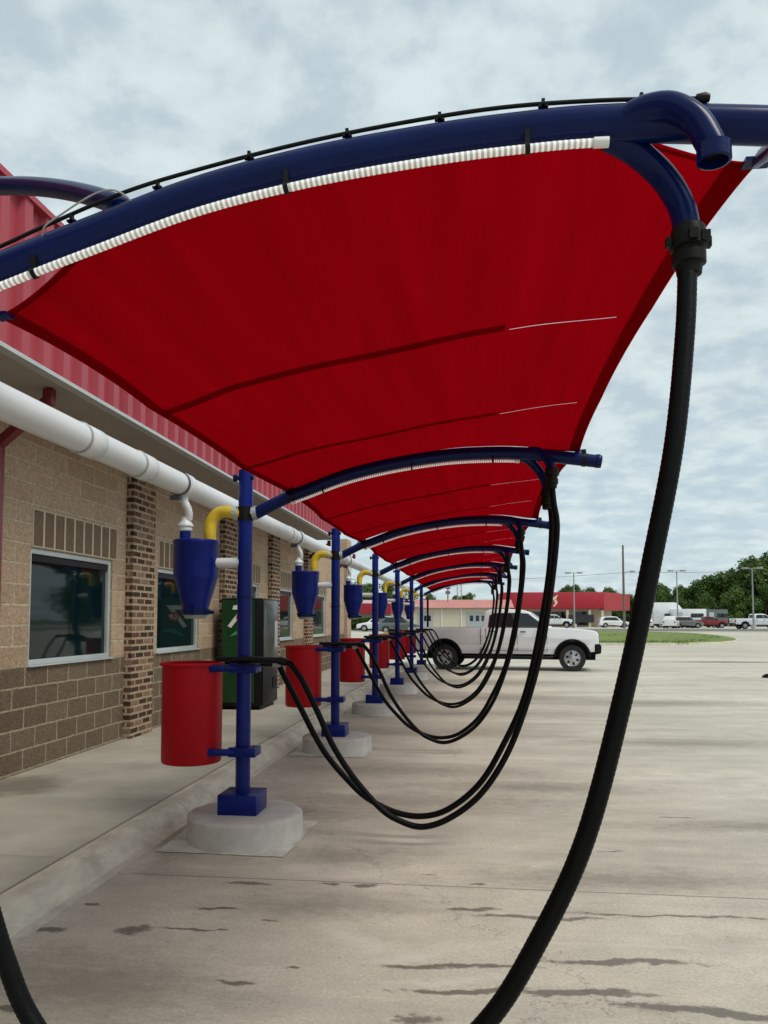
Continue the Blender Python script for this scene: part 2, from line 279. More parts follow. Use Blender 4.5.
    l3 = N(t, 'ShaderNodeVectorMath', operation='MULTIPLY_ADD'); ln(l2.outputs[0], l3.inputs[0]); l3.inputs[1].default_value = (.22, .20, 0); ln(P, l3.inputs[2]); PW = l3.outputs[0]
    def blob(x, y, rx, ry, a, warp):
        s = N(t, 'ShaderNodeVectorMath', operation='SUBTRACT'); ln(PW, s.inputs[0]); s.inputs[1].default_value = (x, y, 0)
        r = N(t, 'ShaderNodeVectorRotate', rotation_type='Z_AXIS'); ln(s.outputs[0], r.inputs[0]); r.inputs['Angle'].default_value = -a
        v = N(t, 'ShaderNodeVectorMath', operation='MULTIPLY'); ln(r.outputs[0], v.inputs[0]); v.inputs[1].default_value = (1 / rx, 1 / ry, 0)
        l = N(t, 'ShaderNodeVectorMath', operation='LENGTH'); ln(v.outputs[0], l.inputs[0])
        q = N(t, 'ShaderNodeMath', operation='MULTIPLY_ADD'); ln(wn.outputs['Fac'], q.inputs[0]); q.inputs[1].default_value = warp; ln(l.outputs['Value'], q.inputs[2])
        return q.outputs[0]
    def union(lst, warp):
        acc = None
        for b_ in lst:
            o = blob(*b_, warp)
            if acc is None: acc = o
            else:
                mn = N(t, 'ShaderNodeMath', operation='MINIMUM'); ln(acc, mn.inputs[0]); ln(o, mn.inputs[1]); acc = mn.outputs[0]
        return acc
    GRIME = [(-2.2, 5.45, .22, .5, .2), (-1.7, 6.4, .7, .22, 0), (-.9, 5.3, .5, .22, .1), (-.4, 6.9, 1.1, .35, .1), (-1.9, 9.6, .3, .8, 0), (-.6, 8.3, 1.2, .3, 0), (.4, 7.6, 1.0, .25, 0), (-.5, 11.2, 1.5, .5, 0), (-.9, 4.35, .5, .16, .1), (.9, 5.0, .9, .18, .1), (-1.7, 3.3, .5, .3, 0), (0, 13.5, 2.2, .5, 0), (0, 16.2, 2.2, .6, 0), (.3, 20, 2.2, .8, 0), (2.6, 10.5, 1.2, .3, 0), (3.6, 15.5, 1.8, .5, .1), (2.2, 6.4, .8, .15, .1)]
    gr_ = union(GRIME, 2.6); col = mixc(rng(gr_, 1.5, 2.9, .62, 0), col, (.19, .17, .135, 1))
    sc = union(SCUFFS, 3.2); col = mixc(rng(sc, 1.7, 2.6, .75, 0), col, (.60, .57, .49, 1))
    st = union(STAINS, 3.0); stm = rng(st, 2.22, 2.7, .72, 0); col = mixc(stm, col, (.062, .048, .034, 1))
    ln(col, p.inputs['Base Color'])
    rr = rng(streak.outputs['Fac'], .5, .7, .82, .6)
    r3 = N(t, 'ShaderNodeMix', data_type='FLOAT'); ln(stm, r3.inputs[0]); ln(rr, r3.inputs[2]); r3.inputs[3].default_value = .35
    ln(r3.outputs[0], p.inputs['Roughness']); p.inputs['Specular IOR Level'].default_value = .35
    bu = N(t, 'ShaderNodeBump'); bu.inputs['Strength'].default_value = .25; bu.inputs['Distance'].default_value = .006; ln(fine.outputs['Fac'], bu.inputs['Height']); ln(bu.outputs[0], p.inputs['Normal'])
    return m
M['lot'] = concrete_lot()
M['asphalt'] = mat('asphalt', (.15, .145, .135), .9, var=.12, vscale=.5, bump=.2, stretch=(.2, 1, 1))
M['field'] = mat('far_ground', (.10, .13, .05), .95, var=.25, vscale=.1)
M['stripe'] = mat('worn_white_paint', (.55, .54, .50), .8, var=.15, vscale=4, dirt=(.36, .34, .30), dirt_amt=.9)

# ---------------------------------------------------------------- mesh helpers
def link(name, me, m=None, parent=None, smooth=True, ang=35):
    if m is not None:
        for k in (m if isinstance(m, (list, tuple)) else [m]): me.materials.append(k)
    if smooth:
        me.polygons.foreach_set('use_smooth', [True] * len(me.polygons))
        me.set_sharp_from_angle(angle=radians(ang))
    o = D.objects.new(name, me); C.objects.link(o)
    if parent is not None: o.parent = parent
    return o
class MB:
    def __init__(s): s.v = []; s.f = []; s.mi = []
    def add(s, vs_, fs, mi=0):
        n = len(s.v); s.v += [tuple(x) for x in vs_]; s.f += [tuple(i + n for i in f) for f in fs]; s.mi += [mi] * len(fs); return s
    def box(s, x0, x1, y0, y1, z0, z1, mi=0, mtx=None):
        v = [Vector((x, y, z)) for z in (z0, z1) for y in (y0, y1) for x in (x0, x1)]
        if mtx: v = [mtx @ a for a in v]
        return s.add(v, [(0, 2, 3, 1), (4, 5, 7, 6), (0, 1, 5, 4), (2, 6, 7, 3), (0, 4, 6, 2), (1, 3, 7, 5)], mi)
    def tube(s, pts, r, n=16, caps=True, mi=0):
        pts = [Vector(p) for p in pts]; rs = r if isinstance(r, (list, tuple)) else [r] * len(pts)
        vs_, fs = [], []; up = None
        for i, p in enumerate(pts):
            tg = (pts[min(i + 1, len(pts) - 1)] - pts[max(i - 1, 0)]).normalized()
            if up is None:
                up = Vector((0, 0, 1)) if abs(tg.z) < .9 else Vector((0, 1, 0))
            a = tg.cross(up).normalized(); up = a.cross(tg).normalized()
            for k in range(n):
                th = 2 * pi * k / n; vs_.append(p + (a * cos(th) + up * sin(th)) * rs[i])
        for i in range(len(pts) - 1):
            for k in range(n):
                k2 = (k + 1) % n; fs.append((i * n + k, (i + 1) * n + k, (i + 1) * n + k2, i * n + k2))
        if caps: fs.append(tuple(range(n))); fs.append(tuple(reversed([(len(pts) - 1) * n + k for k in range(n)])))
        return s.add(vs_, fs, mi)
    def lathe(s, prof, c=(0, 0, 0), n=40, mi=0, axis='Z', caps=True):
        vs_, fs = [], []
        for r, z in prof:
            for k in range(n):
                a = 2 * pi * k / n
                if axis == 'Z': vs_.append((c[0] + r * cos(a), c[1] + r * sin(a), c[2] + z))
                elif axis == 'Y': vs_.append((c[0] + r * cos(a), c[1] + z, c[2] + r * sin(a)))
                else: vs_.append((c[0] + z, c[1] + r * cos(a), c[2] + r * sin(a)))
        for i in range(len(prof) - 1):
            for k in range(n):
                k2 = (k + 1) % n; fs.append((i * n + k, i * n + k2, (i + 1) * n + k2, (i + 1) * n + k))
        if caps and prof[0][0] > 1e-4: fs.append(tuple(reversed(range(n))))
        if caps and prof[-1][0] > 1e-4: fs.append(tuple((len(prof) - 1) * n + k for k in range(n)))
        return s.add(vs_, fs, mi)
    def build(s, name, m, parent=None, smooth=True, bevel=0, ang=35, seg=2):
        me = D.meshes.new(name); me.from_pydata(s.v, [], s.f)
        if any(s.mi): me.polygons.foreach_set('material_index', s.mi)
        bm = bmesh.new(); bm.from_mesh(me); bmesh.ops.recalc_face_normals(bm, faces=bm.faces)
        if bevel:
            es = [e_ for e_ in bm.edges if len(e_.link_faces) == 2 and e_.calc_face_angle(0) > radians(30)]
            bmesh.ops.bevel(bm, geom=es, offset=bevel, segments=seg, affect='EDGES', profile=.5, clamp_overlap=True)
        bm.to_mesh(me); bm.free()
        return link(name, me, m, parent, smooth, ang)
def spline(P, n=10):
    P = [Vector(p) for p in P]; Q = [P[0] * 2 - P[1]] + P + [P[-1] * 2 - P[-2]]; out = []
    for i in range(1, len(Q) - 2):
        for k in range(n):
            t_ = k / n; a, b, c, d = Q[i - 1:i + 3]
            out.append(.5 * ((2 * b) + (c - a) * t_ + (2 * a - 5 * b + 4 * c - d) * t_ ** 2 + (3 * b - a - 3 * c + d) * t_ ** 3))
    out.append(P[-1]); return out
def even(pts, step):
    L_ = [0]
    for a, b in zip(pts, pts[1:]): L_.append(L_[-1] + (b - a).length)
    n = max(2, int(L_[-1] / step)); out = []; j = 0
    for i in range(n + 1):
        d = L_[-1] * i / n
        while j < len(L_) - 2 and L_[j + 1] < d: j += 1
        f = (d - L_[j]) / max(1e-9, L_[j + 1] - L_[j]); out.append(pts[j].lerp(pts[j + 1], min(1, f)))
    return out
def tag(o, label, cat, group=None, kind=None):
    o['label'] = label; o['category'] = cat
    if group: o['group'] = group
    if kind: o['kind'] = kind
    return o
def empty(name, loc, label, cat, group=None, rz=0):
    o = D.objects.new(name, None); o.empty_display_size = .2; C.objects.link(o); o.location = loc; o.rotation_euler = (0, 0, rz); return tag(o, label, cat, group)
def struct(o): o['kind'] = 'structure'; return o
def kids(o): return [c for c in D.objects if c.parent == o]
def copy_tree(o, parent=None):
    c = o.copy(); C.objects.link(c); c.parent = parent
    for ch in kids(o): copy_tree(ch, c)
    return c

# ---------------------------------------------------------------- ground
def gz(y):
    t_ = min(1, max(0, (y - 40) / 70)); return .45 * t_ * t_ * (3 - 2 * t_)
def sheet(name, x0, x1, y0, y1, nx, ny, off, m):
    v = []; f = []
    for j in range(ny + 1):
        y = y0 + (y1 - y0) * j / ny
        for i in range(nx + 1): v.append((x0 + (x1 - x0) * i / nx, y, gz(y) + off))
    for j in range(ny):
        for i in range(nx): a = j * (nx + 1) + i; f.append((a, a + 1, a + nx + 2, a + nx + 1))
    me = D.meshes.new(name); me.from_pydata(v, [], f); return struct(link(name, me, m, None, True))
sheet('ground', -900, 900, -300, 1500, 6, 450, -.03, M['field'])
sheet('parking_lot', -160, 160, -40, 150, 4, 190, 0, M['lot'])
sheet('road', -160, 160, 88, 104, 4, 16, .012, M['asphalt'])
# grass island with a kerb
def island():
    P = [(-8, 50.5), (6, 50.0), (13.1, 50.6), (17.0, 54.5), (19.4, 61), (20.5, 70), (19.5, 79), (14, 83.5), (6, 84), (-8, 84)]
    loop = spline([(x, y, 0) for x, y in P] + [(P[0][0], P[0][1], 0)], 6)[:-1]
    cx_ = sum(p.x for p in loop) / len(loop); cy_ = sum(p.y for p in loop) / len(loop)
    mk = MB(); n = len(loop); rings = []
    for off, zz in ((0, 0.0), (.02, .13), (.16, .14), (.18, .09)):
        for p in loop:
            d = Vector((cx_ - p.x, cy_ - p.y, 0)).normalized(); mk.v.append((p.x + d.x * off, p.y + d.y * off, gz(p.y) + zz))
    for r_ in range(3):
        for k in range(n): k2 = (k + 1) % n; mk.f.append((r_ * n + k, r_ * n + k2, (r_ + 1) * n + k2, (r_ + 1) * n + k)); mk.mi.append(0)
    struct(mk.build('island_kerb', M['kerb'], None))
    mg = MB()
    for q in range(8):
        s_ = 1 - q / 8
        for p in loop:
            d = Vector((cx_ - p.x, cy_ - p.y, 0)); dn = d.normalized()
            x = p.x + dn.x * .17 + d.x * (1 - s_); y = p.y + dn.y * .17 + d.y * (1 - s_)
            mg.v.append((x, y, gz(y) + .12 + .12 * sin(pi * min(1, (1 - s_))) + .02 * noise.noise(Vector((x, y, 0)))))
    for r_ in range(7):
        for k in range(n): k2 = (k + 1) % n; mg.f.append((r_ * n + k, r_ * n + k2, (r_ + 1) * n + k2, (r_ + 1) * n + k)); mg.mi.append(0)
    mg.f.append(tuple(7 * n + k for k in range(n))); mg.mi.append(0)
    struct(mg.build('island_soil', mat('island_turf', (.14, .19, .035), .95, var=.3, vscale=1.2, stretch=(.4, 1, 1)), None))
    gr = MB(); rnd = random.Random(3)
    for _ in range(9000):
        x = rnd.uniform(-1, 20); y = 50.4 + 33 * rnd.random() ** 1.6
        if x > 12 + 7.2 * sin(pi * min(1, max(0, (y - 48.6) / 37))): continue
        a = rnd.uniform(0, pi); h_ = rnd.uniform(.06, .16); z = gz(y) + .11; w_ = rnd.uniform(.03, .09)
        gr.add([(x - w_ * cos(a), y - w_ * sin(a), z), (x + w_ * cos(a), y + w_ * sin(a), z), (x + rnd.uniform(-.05, .05), y, z + h_)], [(0, 1, 2)])
    g = gr.build('grass', M['grass'], None, smooth=False)
    tag(g, 'strip of green grass on the kerbed island behind the white pickup', 'grass', kind='stuff')
island()
# worn parking stripes
for (xa, ya), (xb, yb) in (((5.9, 25.7), (6.75, 23.1)), ((7.1, 23.0), (7.5, 21.6)), ((4.3, 27.5), (5.2, 26.9))):
    d = Vector((xb - xa, yb - ya, 0)); nrm = Vector((-d.y, d.x, 0)).normalized() * .05
    mb = MB(); mb.add([(xa - nrm.x, ya - nrm.y, .004), (xb - nrm.x, yb - nrm.y, .004), (xb + nrm.x, yb + nrm.y, .004), (xa + nrm.x, ya + nrm.y, .004)], [(0, 1, 2, 3)])
    struct(mb.build('parking_stripe', M['stripe']))
# kerb and sidewalk along the building
XW = -4.36
mb = MB()
ys = [-6 + i * 1.52 for i in range(22)]
for a, b in zip(ys, ys[1:]): mb.box(XW - .2, -2.572, a + .004, b - .004, -.05, .12)
struct(mb.build('sidewalk', M['walk'], bevel=.006))
mb = MB(); mb.box(XW - .2, -2.552, -6, 25.9, -.06, .100); struct(mb.build('sidewalk_joint_fill', M['band']))
mb = MB(); prof = [(-2.55, -.05), (-2.55, .112), (-2.543, .12), (-2.44, .12), (-2.405, .112), (-2.375, .09), (-2.31, .012), (-2.25, .0045), (-2.25, -.05)]
cuts = [-6 + i * 3.04 for i in range(12)]
for a, b in zip(cuts, cuts[1:]):
    b2 = b - .006; n = len(prof); v = [(x, a, z) for x, z in prof] + [(x, b2, z) for x, z in prof]
    mb.add(v, [(i, (i + 1) % n, (i + 1) % n + n, i + n) for i in range(n)] + [tuple(range(n)), tuple(reversed(range(n, 2 * n)))])
struct(mb.build('kerb', M['kerb'], ang=25))

# ---------------------------------------------------------------- building
bld = empty('car_wash_building', (0, 0, 0), 'long tan block car wash building with ribbed red metal fascia beside the vacuums', 'building')
Y_A, Y_B = -6.0, 26.3
WIN = [(7.16, 8.9), (10.24, 11.86), (13.72, 15.25), (16.8, 18.22), (20.5, 22.3)]
WZ0, WZ1 = 1.14, 2.29
mb = MB()
edges = [Y_A] + [y for w_ in WIN for y in w_] + [Y_B]
mb.box(XW - .25, XW, Y_A, WIN[0][0], 1.14, 3.62)
for i in range(len(WIN)):
    nxt = WIN[i + 1][0] if i + 1 < len(WIN) else Y_B
    mb.box(XW - .25, XW, WIN[i][1], nxt, 1.14, 3.62)
    mb.box(XW - .25, XW, WIN[i][0], WIN[i][1], 2.31, 3.62)
mb.box(-16, XW - .25, Y_B - .3, Y_B, .12, 3.62)
mb.build('upper_wall', M['tan_block'], bld, smooth=False)
mb = MB(); mb.box(XW - .25, XW + .003, Y_A, Y_B, .0, 1.137); mb.build('lower_wall', M['brown_block'], bld, smooth=False)
for i, (a, b) in enumerate(WIN):
    g = MB(); g.box(XW - .075, XW - .06, a + .03, b - .03, WZ0 + .03, WZ1 - .02)
    pane = g.build('window', M['glass'], bld, smooth=False)
    fr = MB(); q = .055
    fr.box(XW - .1, XW - .02, a + .002, a + q, WZ0 + .002, WZ1 + .018); fr.box(XW - .1, XW - .02, b - q, b - .002, WZ0 + .002, WZ1 + .018)
    fr.box(XW - .1, XW - .021, a + q, b - q, WZ0 + .002, WZ0 + q); fr.box(XW - .1, XW - .021, a + q, b - q, WZ1 + .018 - q, WZ1 + .018)
    fr.build('window_frame', M['frame'], pane, bevel=.004)
    sl = MB(); sl.box(XW - .05, XW + .035, a - .02, b + .02, WZ0 - .012, WZ0 + .001); sl.build('window_sill', M['frame'], pane, bevel=.003)
    lt = MB(); n = 9; w0 = a + .02; w1 = b + .10
    for k in range(n):
        y0 = w0 + (w1 - w0) * k / n + .016; y1 = w0 + (w1 - w0) * (k + 1) / n - .016; lt.box(XW - .02, XW + .008, y0, y1, 2.33, 2.69)
    o = lt.build('window_lintel', M['soldier'], bld, bevel=.006)
    mo = MB(); mo.box(XW - .02, XW + .005, w0, w1, 2.32, 2.70); mo.build('lintel_mortar', M['mortar'], o, smooth=False)
    rl = MB()   # roller blind cassette and cord inside the glass line
    rl.box(XW - .058, XW - .03, a + .06, b - .06, WZ1 - .11, WZ1 - .05); rl.build('blind_rail', M['blackpl'], pane)
for a, b in [(9.25, 9.9), (12.83, 13.5), (15.95, 16.6), (19.4, 20.1)]:
    mb = MB(); mb.box(XW - .05, XW + .10, a, b, .12, 3.62); mb.build('brick_pilaster', M['mixed_brick'], bld, smooth=False)
mb = MB(); mb.box(XW - .2, XW + .10, 25.5, Y_B + .05, .12, 4.3); mb.build('corner_pier', M['tan_block'], bld, smooth=False)
# soffit, fascia
XF = -3.5; ZF0, ZF1 = 3.63, 4.87; FY1 = 19.4
mb = MB(); mb.box(XW - .02, XF - .02, Y_A, FY1, 3.63, 3.66); mb.build('soffit', M['tan_trim'], bld, smooth=False)
mb = MB(); mb.box(-16, XF - .05, Y_A, FY1, 4.6, 4.7); mb.build('roof', M['tan_trim'], bld, smooth=False)
mb = MB(); v = []; y = Y_A
prof = [(0, 0), (.15, 0), (.175, .055), (.28, .055), (.305, 0)]
while y < FY1 - .31:
    for dy_, dx_ in prof[:-1]: v.append((y + dy_, dx_))
    y += .305
v.append((y, 0)); n = len(v)
vv = [(XF + d, yy, z) for z in (ZF0, ZF1) for yy, d in v]; mb.add(vv, [(i, i + 1, n + i + 1, n + i) for i in range(n - 1)])
FYE = y
mb.box(-12, XF, FYE, FYE + .02, ZF0, ZF1)
fas = mb.build('fascia', M['fascia'], bld, smooth=False)
mb = MB(); mb.box(XF - .03, XF + .065, Y_A, FYE, ZF0 - .035, ZF0 - .002); mb.build('fascia_drip_edge', M['frame'], bld, smooth=False)
mb = MB(); mb.box(XF - .1, XF + .075, Y_A, FYE, ZF1 + .001, ZF1 + .05); mb.build('fascia_cap', M['fascia'], bld, smooth=False)
for yd in (6.18, 19.3, 23.4):
    mb = MB(); y2 = yd + .32
    def strut(a, b, s_=.042):
        a = Vector(a); b = Vector(b); d = (b - a); L_ = d.length
        q = d.to_track_quat('Z', 'Y').to_matrix().to_4x4(); q.translation = a
        mb.box(-s_, s_, -s_, s_, 0, L_, 0, q)
    zt = 3.62
    strut((XF - .22, yd + .15, zt), (XF - .22, yd + .15, zt - .14)); strut((XF - .22, yd + .15, zt - .10), (XW + .06, y2, 3.18)); strut((XW + .06, y2, 3.22), (XW + .06, y2, .122))
    mb.build('downspout', M['darkred'], bld, bevel=.006)

# ---------------------------------------------------------------- vacuum station (local origin: ground, x = world X, y measured from the post line)
PX = -1.72; Y0 = 1.855; S = 3.79; NST = 7
ORD = ['nearest', 'second', 'third', 'fourth', 'fifth', 'sixth', 'farthest']
ARCH = [(-1.64, 2.392), (-1.417, 2.500), (-1.238, 2.565), (-.963, 2.662), (-.695, 2.727), (-.434, 2.770), (-.18, 2.798), (.067, 2.806), (.34, 2.797), (.692, 2.752), (.90, 2.722)]
ARCH0 = [(-1.64, 2.345), (-1.417, 2.438), (-1.232, 2.508), (-.962, 2.596), (-.695, 2.678), (-.434, 2.730), (-.18, 2.762), (.067, 2.781), (.34, 2.785), (.692, 2.752), (.90, 2.722)]
ARCS = [spline([(x, 0, z) for x, z in A_], 8) for A_ in (ARCH0, ARCH)]      # the foreground arch is a touch flatter than the others
arch_c = ARCS[1]
def az(x, c=None):
    c = c or arch_c
    for a, b in zip(c, c[1:]):
        if a.x <= x <= b.x: return a.z + (b.z - a.z) * (x - a.x) / (b.x - a.x)
    return c[0].z if x < c[0].x else c[-1].z
def make_station(k0):
    global arch_c
    arch_c = ARCS[0 if k0 else 1]
    r = empty('vacuum_station', (0, 0, 0), 'x', 'vacuum post')
    mb = MB(); mb.tube([(PX, 0, .32), (PX, 0, 2.72)], .054, 28); mb.tube([(PX, 0, 2.72), (PX, 0, 2.735)], [.054, .03], 28); mb.build('post', M['blue'], r)
    mb = MB(); mb.box(PX - .145, PX + .145, -.145, .145, .183, .328); mb.build('base_box', M['blue'], r, bevel=.006)
    mb = MB(); mb.lathe([(.056, 1.75), (.058, 1.752), (.058, 1.765), (.056, 1.767)], (PX, 0, 0), 28); mb.build('weld_ring', M['navy'], r)
    mb = MB(); mb.lathe([(.056, 2.335), (.059, 2.338), (.059, 2.44), (.056, 2.443)], (PX, 0, 0), 28)
    mb.build('post_collar', M['blackpl'], r)
    z = 2.66; mb = MB(); mb.tube([(PX - .09, -.02, z), (PX + .07, -.02, z)], .016, 10); mb.lathe([(.0, -.012), (.03, -.012), (.03, .012), (0, .012)], (PX - .075, -.02, z), 14, axis='X'); mb.build('eye_bolt', M['navy'], r)
    mb = MB(); mb.tube(arch_c, .043 if k0 else .046, 28); mb.lathe([(.048, 0), (.050, .003), (.050, .03), (.048, .033)], (.86, 0, az(.86)), 28, axis='X'); mb.build('arch_tube', M['navy'], r)
    for xa_ in (-1.665, -1.812):
        mb = MB(); mb.tube([Vector((xa_, 0, az(-1.64))), Vector((xa_ + .035, 0, az(-1.64) + .005))], .053, 24); mb.box(xa_, xa_ + .03, -.07, -.045, az(-1.64) - .012, az(-1.64) + .012); mb.build('joint_band', M['steel'], r)
    for x in (-1.36, .78):      # band clamps where the canopy corners tie on
        z = az(x); sl = (az(x + .02) - az(x - .02)) / .04; d = Vector((1, 0, sl)).normalized()
        c = Vector((x, 0, z)); mb = MB(); mb.tube([c - d * .012, c + d * .012], .050, 24); mb.box(x - .014, x + .014, -.01, .01, z + .045, z + .075); mb.build('arch_clamp', M['blackpl'], r)
    if k0:      # black conduit on little saddles above the arch
        cp = spline([(-1.55, -.02, 2.44), (-1.226, -.02, 2.562), (-1.102, -.02, 2.61), (-.887, -.02, 2.686), (-.688, -.02, 2.733), (-.429, -.02, 2.781), (-.178, -.02, 2.814), (.067, -.02, 2.834), (.304, -.02, 2.833), (.534, -.02, 2.819)], 6)
        mb = MB(); mb.tube(cp, .0052, 10); mb.lathe([(0, 0), (.010, 0), (.013, .02), (.009, .03), (0, .03)], (.525, -.02, 2.819), 12, axis='X')
        cd_ = mb.build('conduit', M['blackpl'], r)
        for x in (-1.03, -.80, -.56, -.31, -.08, .17, .40):
            z = az(x) + .042; mb = MB(); mb.box(x - .004, x + .004, -.024, -.014, z, z + .020); mb.box(x - .012, x + .012, -.024, -.014, z, z + .005); mb.build('conduit_saddle', M['blackpl'], cd_)
    # hose droppers: one bend each side of the arch
    mb = MB()
    zc_ = az(.3) - 2.79
    A = spline([(.33, .0, 2.775 + zc_), (.375, -.02, 2.792 + zc_), (.415, -.04, 2.795 + zc_), (.460, -.06, 2.780 + zc_), (.506, -.075, 2.735 + zc_), (.532, -.083, 2.680 + zc_), (.541, -.085, 2.650 + zc_), (.542, -.085, 2.632 + zc_)], 6)
    mb.tube(A, .032, 22, caps=False); mb.tube(A[-9:], .029, 22, caps=False); mb.build('near_dropper_bend', M['navy'], r)
    mb = MB(); B = spline([(.33, .02, az(.33) - .02), (.40, .045, az(.4) - .045), (.465, .055, 2.675), (.505, .055, 2.60), (.518, .055, 2.53), (.52, .055, 2.515)], 6)
    mb.tube(B, .032, 22); mb.build('far_dropper_bend', M['navy'], r)
    # dirt separator
    cx, cy = -2.10, 0
    mb = MB(); mb.lathe([(0, 2.192), (.168, 2.192), (.173, 2.187), (.173, 2.165), (.168, 2.16), (.168, 1.915), (.160, 1.90), (.100, 1.69), (.095, 1.675), (.095, 1.655)], (cx, cy, 0), 44)
    mb.tube([(-2.19, 0, 2.19), (-2.19, 0, 2.265)], .042, 20); sep = mb.build('separator', M['blue'], r, ang=50)
    mb = MB(); mb.lathe([(0, 1.628), (.095, 1.628), (.1, 1.632), (.1, 1.655), (.11, 1.657), (.11, 1.672), (.095, 1.675)], (cx, cy, 0), 36); mb.box(cx + .07, cx + .155, -.05, -.02, 1.635, 1.66); mb.box(cx - .02, cx + .02, -.13, -.1, 1.63, 1.68)
    mb.build('clean_out_lid', M['navy'], sep)
    mb = MB(); mb.lathe([(0, 1.60), (.075, 1.60), (.09, 1.628), (0, 1.628)], (cx, cy, 0), 30); mb.build('lid_seal', M['cuff'], sep)
    mb = MB(); mb.tube([(-1.95, 0, 2.02), (-1.70, 0, 2.02)], .038, 22); mb.build('support_stub', M['white_pipe'], r)
    mb = MB(); Yb = spline([(-1.995, 0, 2.185), (-1.995, 0, 2.26), (-1.985, 0, 2.335), (-1.935, 0, 2.395), (-1.87, 0, 2.408), (-1.79, 0, 2.392), (-1.74, 0, 2.386)], 8); mb.tube(Yb, .046, 24); mb.build('yellow_elbow', M['yellow'], r)
    mb = MB(); W = spline([(-2.2, -.03, 2.575), (-2.195, -.03, 2.50), (-2.165, -.02, 2.43), (-2.165, 0, 2.37), (-2.19, 0, 2.33)], 6); mb.tube(W, [.028 + .003 * (i % 2) for i in range(len(W))], 18)
    mb.lathe([(0, 2.262), (.046, 2.262), (.052, 2.27), (.052, 2.29), (.06, 2.30), (.06, 2.31), (.034, 2.345), (.032, 2.37), (0, 2.37)], (-2.19, 0, 0), 26); mb.build('suction_riser', M['white_pipe'], r)
    # bin brackets and nozzle rest
    for z in (1.235, .625):
        mb = MB(); mb.tube([(-2.0, -.10, z), (-1.90, -.11, z), (PX - .03, -.085, z)], .026, 14); mb.box(-2.03, -1.93, -.128, -.10, z - .034, z + .034)
        mb.tube([(PX, 0, z - .032), (PX, 0, z + .032)], .064, 24); mb.box(PX - .085, PX + .12, -.10, -.062, z - .034, z + .034); mb.box(PX + .05, PX + .12, -.06, .06, z - .03, z + .03)
        for dx_ in (-.05, .03, .095): mb.lathe([(.0, -.112), (.014, -.112), (.014, -.10), (0, -.10)], (PX + dx_, 0, z), 6, axis='Y')
        mb.build('bin_bracket', M['blue'], r, bevel=.004)
    mb = MB(); mb.box(PX - .01, PX + .13, -.14, .14, 1.262, 1.272); mb.build('nozzle_rest', M['blackpl'], r, bevel=.003)
    return r
def make_bin():
    r = empty('trash_bin', (0, 0, 0), 'x', 'trash bin', 'red bins on the vacuum posts'); cx = -2.12
    mb = MB(); mb.lathe([(0, .535), (.209, .535), (.216, .54), (.221, .56), (.223, 1.262), (.217, 1.262), (.213, .60), (0, .60)], (cx, .01, 0), 56); mb.build('bin_body', M['red_bin'], r, ang=40)
    mb = MB(); mb.lathe([(.224, 1.250), (.238, 1.254), (.239, 1.268), (.232, 1.275), (.216, 1.270), (.216, 1.25)], (cx, .01, 0), 56)
    mb.build('bin_rim', M['red_bin'], r)
    mb = MB(); mb.tube([(cx + .12, .1, 1.20), (cx - .05, .1, 1.235), (cx - .16, .02, 1.23)], .016, 10); mb.build('liner_hoop', M['blackpl'], r)
    return r
def make_base():
    r = empty('concrete_base', (0, 0, 0), 'x', 'concrete base', 'round concrete bases under the vacuum posts')
    cx = -1.695; mb = MB(); n = 72; prof = [(0, .186), (.34, .186), (.402, .183), (.418, .170), (.424, .02), (.424, -.02)]
    mb.lathe(prof, (cx, 0, 0), n)
    for i, (x, y, z) in enumerate(mb.v):
        k = noise.noise(Vector((x * 6, y * 6, z * 9))) * .008; mb.v[i] = (x + k * (x - cx), y + k * y, z + (k * .5 if z > .1 else 0))
    mb.build('base_disc', M['disc'], r, ang=45)
    mb = MB(); P = []
    for i in range(40):
        t_ = i / 40 * 4; s_ = int(t_); f = t_ - s_; c = [(-.50, -.44), (.40, -.47), (.45, .48), (-.5, .5), (-.50, -.44)]
        x = c[s_][0] + (c[s_ + 1][0] - c[s_][0]) * f; y = c[s_][1] + (c[s_ + 1][1] - c[s_][1]) * f
        j = noise.noise(Vector((x * 7, y * 7, 3))) * .05; P.append((cx + x * (1 + j), y * (1 + j), .005))
    mb.add(P, [tuple(range(40))]); mb.build('grout_patch', M['patch'], r, smooth=False)
    return r
def hose_tube(path, name, root, rr=.0225, step=.009):
    P = even(spline(path, 10), step); mb = MB(); n = len(P)
    mb.tube(P, [rr if i % 2 else rr * .965 for i in range(n)], 14); return mb.build(name, M['black'], root, ang=80)
HOSE_A = [(.552, 2.42), (.572, 2.224), (.525, 1.80), (.444, 1.345), (.329, .948), (.195, .627), (.019, .368), (-.191, .203), (-.381, .136), (-.543, .172), (-.686, .259), (-.88, .471), (-1.033, .701), (-1.136, .92), (-1.248, 1.141), (-1.335, 1.262)]
HOSE_B = [(.545, 2.40), (.552, 2.244), (.524, 1.90), (.448, 1.46), (.342, 1.03), (.187, .688), (.02, .414), (-.197, .23), (-.393, .167), (-.597, .19), (-.812, .292), (-.968, .433), (-1.096, .576), (-1.188, .714), (-1.303, .926), (-1.413, 1.128), (-1.46, 1.215)]
